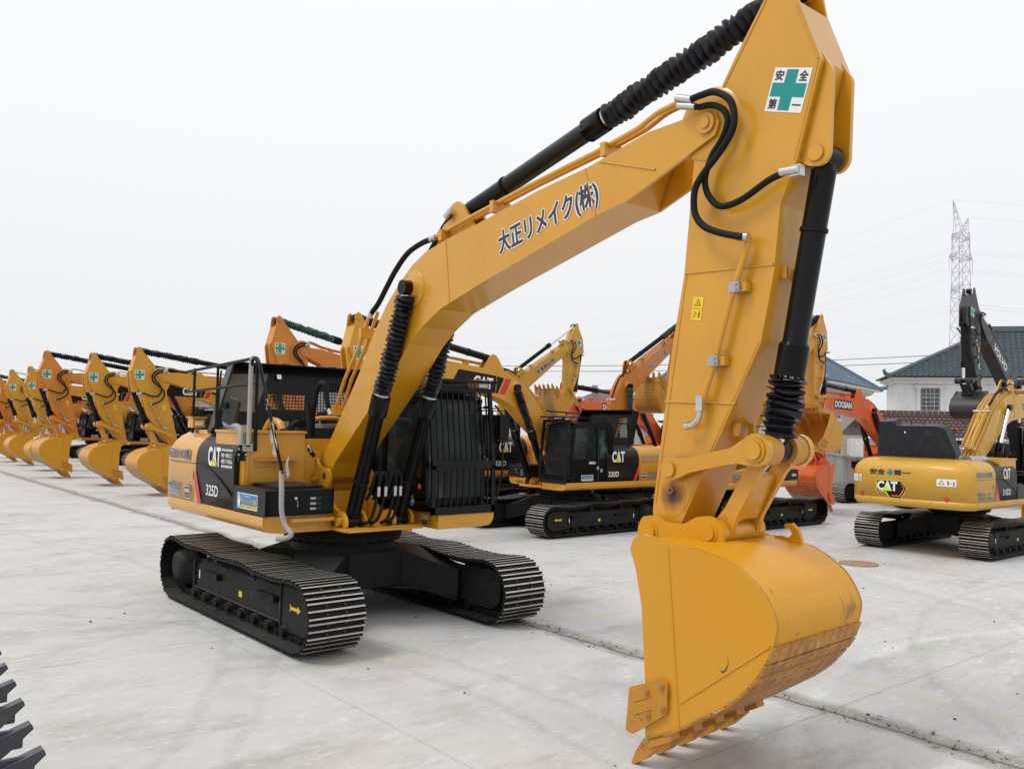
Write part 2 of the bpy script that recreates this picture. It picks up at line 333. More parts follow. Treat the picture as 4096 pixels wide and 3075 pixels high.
# ------------------------------------------------------------------ mesh builder
class MB:
    def __init__(s, M=None):
        s.v, s.f, s.m, s.s = [], [], [], []; s.M = M
        s.mats = []
    def mi(s, mat):
        if mat not in s.mats: s.mats.append(mat)
        return s.mats.index(mat)
    def add(s, vs, fs, mat, sm=False):
        o = len(s.v); i = s.mi(mat)
        if s.M is not None: vs = [tuple(s.M @ Vector(p)) for p in vs]
        s.v += [tuple(p) for p in vs]
        for f in fs:
            s.f.append([o + k for k in f]); s.m.append(i); s.s.append(sm)
        return s
    def box(s, x0, x1, y0, y1, z0, z1, mat, L=None):
        vs = [(x, y, z) for x in (x0, x1) for y in (y0, y1) for z in (z0, z1)]
        if L is not None: vs = [tuple(L @ Vector(p)) for p in vs]
        return s.add(vs, [(0, 1, 3, 2), (4, 6, 7, 5), (0, 4, 5, 1), (2, 3, 7, 6), (0, 2, 6, 4), (1, 5, 7, 3)], mat)
    def prism(s, poly, y0, y1, mat, ax='y', sm=False, capmat=None):
        n = len(poly)
        # orientation
        A = sum(poly[i][0] * poly[(i + 1) % n][1] - poly[(i + 1) % n][0] * poly[i][1] for i in range(n))
        if A < 0: poly = poly[::-1]
        if ax == 'y': f = lambda a, b, t: (a, t, b)
        elif ax == 'x': f = lambda a, b, t: (t, a, b)
        else: f = lambda a, b, t: (a, b, t)
        vs = [f(a, b, y0) for a, b in poly] + [f(a, b, y1) for a, b in poly]
        sides = [(i, (i + 1) % n, n + (i + 1) % n, n + i) for i in range(n)]
        flip = (ax == 'y')
        if flip: sides = [q[::-1] for q in sides]
        c0, c1 = list(range(n))[::-1], list(range(n, 2 * n))
        if flip: c0, c1 = c0[::-1], c1[::-1]
        s.add(vs, sides, mat, sm)
        s.add(vs, [c0, c1], capmat or mat)
        return s
    def tube(s, pts, r, mat, seg=10, caps=True, sm=True):
        pts = [Vector(p) for p in pts]; n = len(pts)
        if not isinstance(r, (list, tuple)): r = [r] * n
        t0 = (pts[1] - pts[0]).normalized()
        up = Vector((0, 0, 1)) if abs(t0.z) < .9 else Vector((1, 0, 0))
        nn = t0.cross(up).normalized()
        vs = []; prev = t0
        for i, p in enumerate(pts):
            if i == 0: t = t0
            elif i == n - 1: t = (pts[i] - pts[i - 1])
            else: t = (pts[i + 1] - pts[i - 1])
            t = t.normalized() if t.length > 1e-9 else prev
            nn = (nn - t * nn.dot(t)); nn = nn.normalized() if nn.length > 1e-6 else t.orthogonal().normalized()
            b = t.cross(nn); prev = t
            for k in range(seg):
                a = 2 * PI * k / seg
                vs.append(p + (nn * math.cos(a) + b * math.sin(a)) * r[i])
        fs = []
        for i in range(n - 1):
            for k in range(seg):
                k2 = (k + 1) % seg
                fs.append((i * seg + k, i * seg + k2, (i + 1) * seg + k2, (i + 1) * seg + k))
        s.add(vs, fs, mat, sm)
        if caps: s.add(vs, [list(range(seg))[::-1], list(range((n - 1) * seg, n * seg))], mat)
        return s
    def cyl(s, p0, p1, r, mat, seg=20, r2=None): return s.tube([p0, p1], [r, r if r2 is None else r2], mat, seg)
    def rod(s, pts, r, mat, seg=8, fil=.06):
        """polyline with rounded corners"""
        pts = [Vector(p) for p in pts]; out = [pts[0]]
        for i in range(1, len(pts) - 1):
            a, b, c = pts[i - 1], pts[i], pts[i + 1]
            d1 = min(fil, (a - b).length * .45); d2 = min(fil, (c - b).length * .45)
            p, q = b + (a - b).normalized() * d1, b + (c - b).normalized() * d2
            for k in range(5):
                t = k / 4; out.append(p * (1 - t) ** 2 + b * 2 * t * (1 - t) + q * t * t)
        out.append(pts[-1]); return s.tube(out, r, mat, seg)
    def build(s, name, parent=None, bevel=0, label=None, kind=None, inv=None):
        me = bpy.data.meshes.new(name); me.from_pydata(s.v, [], s.f)
        for k in s.mats: me.materials.append(MATS[k])
        me.polygons.foreach_set('material_index', s.m); me.polygons.foreach_set('use_smooth', s.s)
        me.update()
        return link(name, me, parent, bevel, label, kind)
def link(name, me, parent=None, bevel=0, label=None, kind=None):
    o = bpy.data.objects.new(name, me); COL.objects.link(o)
    if parent: o.parent = parent
    if label: o['label'] = label
    if kind: o['kind'] = kind
    if bevel:
        b = o.modifiers.new('bevel', 'BEVEL'); b.width = bevel; b.segments = 2; b.limit_method = 'ANGLE'; b.angle_limit = R(35)
        b.harden_normals = False
    return o
def thing(name, label, cat, loc=(0, 0, 0), rz=0, group=None, scale=1):
    o = bpy.data.objects.new(name, None); COL.objects.link(o); o.location = loc; o.rotation_euler = (0, 0, rz)
    o.scale = (scale,) * 3; o.empty_display_size = .2
    o['label'] = label; o['category'] = cat
    if group: o['group'] = group
    return o
def tag(o, label, cat, group=None):
    o['label'] = label; o['category'] = cat
    if group: o['group'] = group
    return o
def spline(pts, n=6):
    P = [Vector(p) for p in pts]; P = [P[0] * 2 - P[1]] + P + [P[-1] * 2 - P[-2]]; out = []
    for i in range(1, len(P) - 2):
        for k in range(n):
            t = k / n; a, b, c, d = P[i - 1], P[i], P[i + 1], P[i + 2]
            out.append(.5 * ((2 * b) + (c - a) * t + (2 * a - 5 * b + 4 * c - d) * t * t + (3 * b - a - 3 * c + d) * t ** 3))
    out.append(P[-2]); return out
def rpoly(poly, rad, n=4):
    """round corners of 2D polygon; rad may be list"""
    out = []; m = len(poly)
    for i in range(m):
        a, b, c = Vector(poly[i - 1]), Vector(poly[i]), Vector(poly[(i + 1) % m])
        r = rad[i] if isinstance(rad, (list, tuple)) else rad
        if r <= 0: out.append(tuple(b)); continue
        d = min(r, (a - b).length * .48, (c - b).length * .48)
        p, q = b + (a - b).normalized() * d, b + (c - b).normalized() * d
        for k in range(n + 1):
            t = k / n; out.append(tuple(p * (1 - t) ** 2 + b * 2 * t * (1 - t) + q * t * t))
    return out
def circ(cx, cz, r, a0=0, a1=360, n=16):
    return [(cx + r * math.cos(R(a0 + (a1 - a0) * k / n)), cz + r * math.sin(R(a0 + (a1 - a0) * k / n))) for k in range(n + (0 if a1 - a0 >= 360 else 1))]

# ------------------------------------------------------------------ lettering
_tc = {}
def text2d(body, bold=.0):
    k = (body, bold)
    if k in _tc: return _tc[k]
    cu = bpy.data.curves.new('t', 'FONT'); cu.body = body; cu.offset = bold; cu.resolution_u = 3; cu.fill_mode = 'FRONT'
    ob = bpy.data.objects.new('t', cu); COL.objects.link(ob)
    dg = bpy.context.evaluated_depsgraph_get(); me = bpy.data.meshes.new_from_object(ob.evaluated_get(dg))
    vs = [(v.co.x, v.co.y) for v in me.vertices]; fs = [list(p.vertices) for p in me.polygons]
    bpy.data.objects.remove(ob); bpy.data.curves.remove(cu); bpy.data.meshes.remove(me)
    _tc[k] = (vs, fs); return _tc[k]
class Plane2:
    """a decal surface: origin, right vector u, up vector v, outward normal n"""
    def __init__(s, o, u, v, n): s.o, s.u, s.v, s.n = Vector(o), Vector(u), Vector(v), Vector(n)
    def P(s, a, b, h=0): return s.o + s.u * a + s.v * b + s.n * h
def dtext(mb, pl, body, x, y, w, h, mat, bold=.02, lift=.003, outline=None, shear=0):
    ref, _ = text2d(body, 0)
    if not ref: return
    x0, x1 = min(p[0] for p in ref), max(p[0] for p in ref); y0, y1 = min(p[1] for p in ref), max(p[1] for p in ref)
    sx, sy = w / max(x1 - x0, 1e-6), h / max(y1 - y0, 1e-6)
    cjk = any(ord(ch) > 0x3000 for ch in body)
    def put(r, mt, lf, bd=0.0):
        vs, fs = text2d(body, bd)
        offs = [(0, 0)] if r <= 0 else [(r * math.cos(a), r * math.sin(a)) for a in [2 * PI * k / 6 + .3 for k in range(6)]] + [(0, 0)]
        for q, (ox, oy) in enumerate(offs):
            out = []
            for a, b in vs:
                X, Y = x + (a - x0) * sx + ox, y + (b - y0) * sy + oy
                out.append(pl.P(X + shear * (Y - y), Y, lf + q * .00018))
            mb.add(out, fs, mt)
    u = min(sy, sx * 1.3)
    if outline: put(u * (.085 if cjk else .09), outline, lift); lift += .0024
    if cjk: put(u * bold, mat, lift) if h > .05 else put(0, mat, lift)
    else: put(0, mat, lift, bold)
def drect(mb, pl, x0, x1, y0, y1, mat, lift=.002, r=0):
    poly = [(x0, y0), (x1, y0), (x1, y1), (x0, y1)]
    dpoly(mb, pl, rpoly(poly, r) if r else poly, mat, lift)
def dpoly(mb, pl, poly, mat, lift=.002):
    mb.add([pl.P(a, b, lift) for a, b in poly], [list(range(len(poly)))], mat)
def safety_sticker(mb, pl, s, small=False, green='green_cross'):
    """white square with green cross and four characters; centre at the plane origin"""
    h = s / 2; drect(mb, pl, -h, h, -h, h, 'white', .002)
    a = s * .155; e = s * .46
    drect(mb, pl, -a, a, -e, e, green, .0035); drect(mb, pl, -e, e, -a, a, green, .0042)
    for ch, cx, cy in (('安', -1, 1), ('全', 1, 1), ('第', -1, -1)):
        k = s * .22; dtext(mb, pl, ch, cx * s * .325 - k / 2, cy * s * .325 - k / 2, k, k, 'ink', .035, .0035)
    drect(mb, pl, s * .21, s * .44, -s * .345, -s * .31, 'ink', .0035)
def warn_sticker(mb, pl, w, h):
    drect(mb, pl, -w / 2, w / 2, -h / 2, h / 2, 'sticker_yellow', .002)
    t = w * .32; dpoly(mb, pl, [(-t, h * .12), (t, h * .12), (0, h * .12 + t * 1.7)], 'ink', .0035)
    t2 = t * .72; dpoly(mb, pl, [(-t2, h * .12 + t * .18), (t2, h * .12 + t * .18), (0, h * .12 + t * 1.38)], 'sticker_yellow', .005)
    drect(mb, pl, -t * .12, t * .12, h * .12 + t * .3, h * .12 + t * .85, 'ink', .0065)
    drect(mb, pl, -w * .32, -w * .12, -h * .36, -h * .14, 'ink', .0035); drect(mb, pl, -w * .29, -w * .15, -h * .34, -h * .16, 'sticker_yellow', .005)
    drect(mb, pl, -w * .08, w * .12, -h * .26, -h * .24, 'ink', .0035)
    drect(mb, pl, w * .18, w * .30, -h * .38, -h * .15, 'ink', .0035); dpoly(mb, pl, circ(w * .24, -h * .11, w * .05, n=8), 'ink', .0035)
    drect(mb, pl, -w * .42, w * .42, -h * .015, 0, 'ink', .0035)
def cat_logo(mb, pl, w, h, col='white'):
    dtext(mb, pl, 'CAT', 0, 0, w, h, col, .035, .003)
    dpoly(mb, pl, [(w * .22, -h * .04), (w * .72, -h * .04), (w * .47, h * .42)], 'panel_black', .0045)
    dpoly(mb, pl, [(w * .25, -h * .03), (w * .69, -h * .03), (w * .47, h * .36)], 'sticker_yellow', .006)

def spline2(pts, n=3): return [(p.x, p.y) for p in [Vector((q.x, q.z)) for q in spline([(a, 0, b) for a, b in pts], n)]]
# ------------------------------------------------------------------ excavator geometry (X forward, Y left, metres)
YC = -.055      # centre line of the boom
FOOT = (-.10, 1.84); PIN = (6.18, 4.985); TAIL = (6.84, 5.93); SPIN = (5.747, 1.678); SLINK = (5.90, 2.196)
BEAR = (7.10, 4.554); JN = (6.70, 2.38); E2 = (6.314, 1.726); CYLB = (.90, 1.285); CYLE = (2.02, 4.08); SCB = (2.66, 4.90)
BOOM = [(-.22, 1.93), (-.024, 2.108), (.532, 2.784), (.843, 3.175), (1.154, 3.64), (1.42, 3.95), (1.706, 4.192), (1.95, 4.36), (2.226, 4.486), (2.664, 4.576),
        (3.173, 4.652), (4.16, 4.828), (4.859, 4.917), (5.562, 5.063), (6.173, 5.085), (6.262, 5.055), (6.300, 4.97), (6.261, 4.87), (5.644, 4.630), (5.308, 4.50),
        (5.005, 4.454), (3.27, 4.007), (2.535, 3.798), (2.18, 3.616), (1.925, 3.435), (1.575, 3.087), (1.03, 2.629), (.244, 1.968), (.10, 1.77), (-.05, 1.70), (-.2, 1.76)]
STICK = [(6.78, 6.02), (6.70, 5.86), (6.416, 5.454), (6.19, 5.103), (6.03, 4.733), (5.942, 3.787), (5.828, 3.20), (5.646, 1.886), (5.64, 1.68), (5.70, 1.59), (5.80, 1.59),
         (5.88, 1.68), (5.96, 1.79), (6.677, 3.188), (6.784, 3.703), (6.836, 4.218), (6.97, 4.522), (7.165, 5.218), (6.976, 5.716), (6.92, 6.0), (6.86, 6.06)]
BSIDE = [(5.945, 1.60), (5.975, 1.685), (6.06, 1.728), (6.16, 1.715), (6.42, 1.675), (6.56, 1.665), (6.785, 1.626), (6.914, 1.568), (7.056, 1.471), (7.134, 1.367), (7.185, 1.25), (7.169, 1.13),
         (7.112, .985), (6.976, .793), (6.834, .654), (6.416, .373), (6.116, .215), (6.108, .622), (6.064, 1.182), (6.003, 1.455)]
SHELL = BSIDE[4:6] + [tuple(p) for p in spline2(BSIDE[6:16])] + [BSIDE[16]]
BSIDE = BSIDE[:4] + SHELL + BSIDE[17:]
def _unused(a, c): return Matrix.Translation((c[0], 0, c[1])) @ Matrix.Rotation(-a, 4, 'Y') @ Matrix.Translation((-c[0], 0, -c[1]))
def about(src, dst, ang, s):
    return Matrix.Translation((dst[0], 0, dst[1])) @ Matrix.Rotation(-ang, 4, 'Y') @ Matrix.Scale(s, 4) @ Matrix.Translation((-src[0], 0, -src[1]))
def mp(M, p):
    q = M @ Vector((p[0], 0, p[1])); return (q.x, q.z)
AX = Vector((SPIN[0] - PIN[0], SPIN[1] - PIN[1])).normalized()
def shorten(p, k):
    d = Vector(p) - Vector(PIN); t = d.dot(AX)
    if t > 0: return tuple(Vector(p) + AX * (t * k - t))
    return p
def pose(c, br, asc):
    Mb = about(FOOT, FOOT, br, asc); pin = mp(Mb, PIN)
    Ms = about(PIN, pin, R(c.get('stick', 0)), asc); k = c.get('slen', 1)
    sp = mp(Ms, shorten(SPIN, k)); Mk = about(SPIN, sp, R(c.get('bucket', 0)), c.get('bscale', 1) * asc)
    return Mb, Ms, Mk
def circ_int(a, ra, b, rb, ref):
    d = Vector(b) - Vector(a); D = max(d.length, 1e-6); x = (D * D + ra * ra - rb * rb) / (2 * D); h = math.sqrt(max(ra * ra - x * x, .001))
    e = d / D; n = Vector((-e.y, e.x)); p, q = Vector(a) + e * x + n * h, Vector(a) + e * x - n * h
    return tuple(p if (p - Vector(ref)).length < (q - Vector(ref)).length else q)

_mesh = {}
def cached(key, name, parent, fn, bevel=0):
    if key not in _mesh:
        o = fn().build(name, parent, bevel); _mesh[key] = o.data; return o
    return link(name, _mesh[key], parent, bevel)
HG, SW = 1.31, .335       # half gauge, half shoe width
def track_path():
    pts = []
    f = (1.88, .425, .365); r = (-1.88, .455, .395)
    for k in range(13): a = R(-90 + 15 * k); pts.append((f[0] + f[2] * math.cos(a), f[1] + f[2] * math.sin(a)))
    pts += [(1.35, .745), (.9, .752), (.42, .80), (.1, .785), (-.3, .765), (-.72, .812), (-1.05, .80), (-1.4, .80)]
    for k in range(13): a = R(90 + 15 * k); pts.append((r[0] + r[2] * math.cos(a), r[1] + r[2] * math.sin(a)))
    pts += [(-1.5, .062), (-.7, .06), (.1, .06), (.9, .06), (1.5, .06)]
    return pts
def resample(pts, n):
    P = [Vector(p) for p in pts]; P.append(P[0]); L = [0]
    for i in range(len(P) - 1): L.append(L[-1] + (P[i + 1] - P[i]).length)
    out = []; j = 0
    for k in range(n):
        t = L[-1] * k / n
        while L[j + 1] < t: j += 1
        u = (t - L[j]) / (L[j + 1] - L[j]); out.append(P[j].lerp(P[j + 1], u))
    return out, L[-1] / n
def shoes_mb(sd):
    mb = MB(); P, pitch = resample(track_path(), 50); y = sd * HG; rnd = random.Random(3)
    for i, p in enumerate(P):
        q = P[(i + 1) % len(P)]; t = (q - p).normalized(); n = Vector((t.y, -t.x)); c = (p + q) / 2
        L = Matrix(((t.x, 0, n.x, c.x), (0, 1, 0, y), (t.y, 0, n.y, c.y), (0, 0, 0, 1)))
        l = pitch * .5
        # plate with bolt slots suggested by raised bolts, three grouser bars
        mb.box(-l * .97, l * .97, -SW, SW, -.010, .008, 'frame_black', L)
        for gx in (-l * .80, 0, l * .80):
            yj = rnd.uniform(0, .004)
            v = [(gx - .016, -SW, .008), (gx + .016, -SW, .008), (gx + .009, -SW, .036), (gx - .009, -SW, .036)]
            v += [(a, SW + yj, b) for a, _, b in v]; vs = [tuple(L @ Vector(k)) for k in v]
            mb.add(vs, [(0, 1, 2, 3), (7, 6, 5, 4), (0, 4, 5, 1), (1, 5, 6, 2), (3, 7, 4, 0)], 'frame_black')
            mb.add(vs, [(2, 6, 7, 3)], 'worn_steel')
        for by in (-.11, .11):
            for bx in (-l * .45, l * .45): mb.cyl(tuple(L @ Vector((bx, by, .006))), tuple(L @ Vector((bx, by, .024))), .014, 'bolt_rust', 6)
            mb.box(-l * .85, l * .85, by - .02, by + .02, -.085, -.010, 'frame_black', L)
        mb.cyl(tuple(L @ Vector((l, -.14, -.05))), tuple(L @ Vector((l, .14, -.05))), .028, 'frame_black', 8)
    return mb
def undercarriage(root, detail):
    for sd in (-1, 1):
        tr = cached(('shoes', sd), 'crawler_track', root, lambda: shoes_mb(sd))
        def frame():
            mb = MB(); y = sd * HG
            a = [(sd * (HG - .2), .22), (sd * (HG + .125), .22), (sd * (HG + .125), .52), (sd * (HG + .06), .60), (sd * (HG - .2), .66)]
            mb.prism([(p[0], p[1]) for p in a], -1.42, 1.22, 'dusty_frame', 'x')
            mb.box(-1.42, 1.22, *sorted((sd * (HG + .125), sd * (HG + .16))), .235, .25, 'dusty_frame')
            for x0 in (-.72, .10): mb.prism(rpoly([(x0, .565), (x0 + .26, .565), (x0 + .26, .60), (x0, .60)], .015), *sorted((sd * (HG + .06), sd * (HG + .094))), 'interior')
            for x0 in (-.62, .34): mb.box(x0, x0 + .07, *sorted((sd * (HG + .12), sd * (HG + .128))), .38, .45, 'interior')
            # idler guard box in front
            mb.prism(rpoly([(1.225, .17), (1.80, .17), (1.93, .30), (1.93, .56), (1.80, .66), (1.225, .66)], .05), y - .142, y + .142, 'dusty_frame')
            mb.box(1.205, 1.235, y - .16, y + .16, .16, .68, 'dusty_frame')
            for x0 in (-1.05, .62): mb.box(x0, x0 + .5, *sorted((sd * (HG + .12), sd * (HG + .20))), .50, .515, 'frame_black')
            for x0 in (-1.05, .62): mb.box(x0 + .36, x0 + .5, *sorted((sd * (HG + .12), sd * (HG + .20))), .44, .50, 'frame_black')
            mb.box(-1.47, -1.42, y - .16, y + .16, .15, .60, 'dusty_frame')
            return mb
        cached(('frame', sd), 'track_frame', tr, frame, .012)
        def drive():
            mb = MB(); y = sd * HG
            mb.tube([(-1.88, y + sd * d, .455) for d in (-.1, .12, .12, .19, .20, .24, .26)], [.26, .26, .215, .215, .20, .19, .10], 'dusty_frame', 28)
            for k in range(16): a = 2 * PI * k / 16; mb.cyl((-1.88 + .235 * math.cos(a), y + sd * .12, .455 + .235 * math.sin(a)), (-1.88 + .235 * math.cos(a), y + sd * .142, .455 + .235 * math.sin(a)), .014, 'dusty_frame', 6)
            n = 42; teeth = [(-1.88 + (.335 if k % 2 else .285) * math.cos(2 * PI * k / n), .455 + (.335 if k % 2 else .285) * math.sin(2 * PI * k / n)) for k in range(n)]
            mb.prism(teeth, y - .03, y + .03, 'frame_black')
            return mb
        cached(('drive', sd), 'sprocket', tr, drive)
        def idl():
            mb = MB(); y = sd * HG; mb.tube([(1.88, y - .09, .425), (1.88, y - .09, .425), (1.88, y + .09, .425)], [.0, .30, .30], 'frame_black', 28); return mb
        cached(('idler', sd), 'idler_wheel', tr, idl)
        if detail < 2:
            for k in range(8):
                x = -1.38 + k * .385
                cached(('roller', sd, k), 'track_roller', tr, lambda: MB().tube([(x, sd * HG - .19, .165), (x, sd * HG - .12, .165), (x, sd * HG - .12, .165), (x, sd * HG + .12, .165), (x, sd * HG + .12, .165), (x, sd * HG + .19, .165)], [.06, .06, .095, .095, .06, .06], 'frame_black', 14))
            for x, z in ((-.72, .71), (.42, .70)): cached(('carrier', sd, x), 'carrier_roller', tr, lambda: MB().tube([(x, sd * HG - .15, z), (x, sd * HG + .22, z)], .07, 'frame_black', 14))
        def deco():
            mb = MB(); pl = Plane2((0, sd * (HG + .222), 0), (-sd, 0, 0), (0, 0, 1), (0, sd, 0))
            # arrow toward the front
            d = -1 if sd > 0 else 1
            q = lambda a, b: (-sd * 0 + d * a, b)
            arrow = [(1.44, .45), (1.49, .425), (1.60, .425), (1.60, .395), (1.70, .44), (1.60, .485), (1.60, .455), (1.49, .455), (1.44, .485), (1.465, .47 - .02)]
            vs = [(a, sd * (HG + .146), b) for a, b in [(1.43, .40), (1.48, .425), (1.62, .425), (1.62, .40), (1.70, .442), (1.62, .485), (1.62, .46), (1.48, .46), (1.43, .485), (1.455, .442)]]
            mb.add(vs, [list(range(10))], 'sticker_yellow')
            mb.box(.0, .09, sd * (HG + .125) - .003, sd * (HG + .125) + .003, .33, .40, 'sticker_yellow')
            for x in (-1.33, 1.14): mb.box(x, x + .03, sd * (HG + .125) - .003, sd * (HG + .125) + .003, .36, .47, 'white')
            return mb
        cached(('deco', sd), 'arrow_decal', tr, deco)
    def car():
        mb = MB()
        top = [(-1.0, -.62), (-.62, -1.05), (.62, -1.05), (1.0, -.62), (1.0, .62), (.62, 1.05), (-.62, 1.05), (-1.0, .62)]
        mb.prism([(.85 * a, .62 * b) for a, b in top], .42, .86, 'frame_black', 'z')
        for sx in (-1, 1):
            for sy in (-1, 1):
                # tapered leg from the centre to the track frame
                a = Vector((sx * .25, sy * .3)); b = Vector((sx * 1.12, sy * (HG - .15))); d = (b - a).normalized(); n = Vector((-d.y, d.x))
                vs = []
                for p, w, z0, z1 in ((a, .42, .42, .87), (a.lerp(b, .45), .32, .40, .84), (b, .24, .25, .60)):
                    for s_, z in ((-1, z0), (1, z0), (1, z1), (-1, z1)): q = p + n * w * s_; vs.append((q.x, q.y, z))
                fs = []
                for i in range(2):
                    for k in range(4): fs.append((i * 4 + k, i * 4 + (k + 1) % 4, i * 4 + 4 + (k + 1) % 4, i * 4 + 4 + k))
                mb.add(vs, fs + [(3, 2, 1, 0), (8, 9, 10, 11)], 'frame_black')
        for sx in (-1, 1):
            for sy in (-1, 1):
                a = Vector((sx * .45, sy * .45)); b = Vector((sx * 1.10, sy * (HG - .17))); d = (b - a).normalized(); n = Vector((-d.y, d.x))
                for t0, t1, za, zb in ((0, .5, .405, .39), (.5, 1, .39, .245)):
                    p, q = a.lerp(b, t0), a.lerp(b, t1); wa = .40 - .16 * t0; wb = .40 - .16 * t1
                    vs = [(p.x + n.x * wa * k, p.y + n.y * wa * k, za + h) for h in (0, -.03) for k in (-1, 1)] + [(q.x + n.x * wb * k, q.y + n.y * wb * k, zb + h) for h in (0, -.03) for k in (-1, 1)]
                    mb.add(vs, [(0, 1, 5, 4), (2, 6, 7, 3), (0, 4, 6, 2), (1, 3, 7, 5), (4, 5, 7, 6), (0, 2, 3, 1)], 'frame_black')
        mb.tube([(0, 0, .84), (0, 0, .95), (0, 0, .95), (0, 0, 1.0)], [.70, .66, .72, .72], 'frame_black', 40)
        return mb
    cached('car', 'car_body', root, car, .01)
    def bearing():
        mb = MB(); mb.tube([(0, 0, 1.0), (0, 0, 1.06), (0, 0, 1.06), (0, 0, 1.17)], [.78, .78, .74, .74], 'frame_black', 48)
        for k in range(32): a = 2 * PI * k / 32; mb.cyl((.745 * math.cos(a), .745 * math.sin(a), .965), (.745 * math.cos(a), .745 * math.sin(a), 1.0), .02, 'frame_black', 6)
        return mb
    cached('bearing', 'swing_bearing', root, bearing)

def side_plane(side, y, x, z, ang=0):
    """decal plane on a vertical side wall; side -1 = right side of the machine, +1 = left side; ang tilts the text upward to the front"""
    if side < 0: u = Vector((math.cos(ang), 0, math.sin(ang))); v = Vector((-math.sin(ang), 0, math.cos(ang)))
    else: u = Vector((-math.cos(ang), 0, -math.sin(ang))); v = Vector((-math.sin(ang), 0, math.cos(ang)))
    return Plane2((x, y, z), u, v, (0, side, 0))

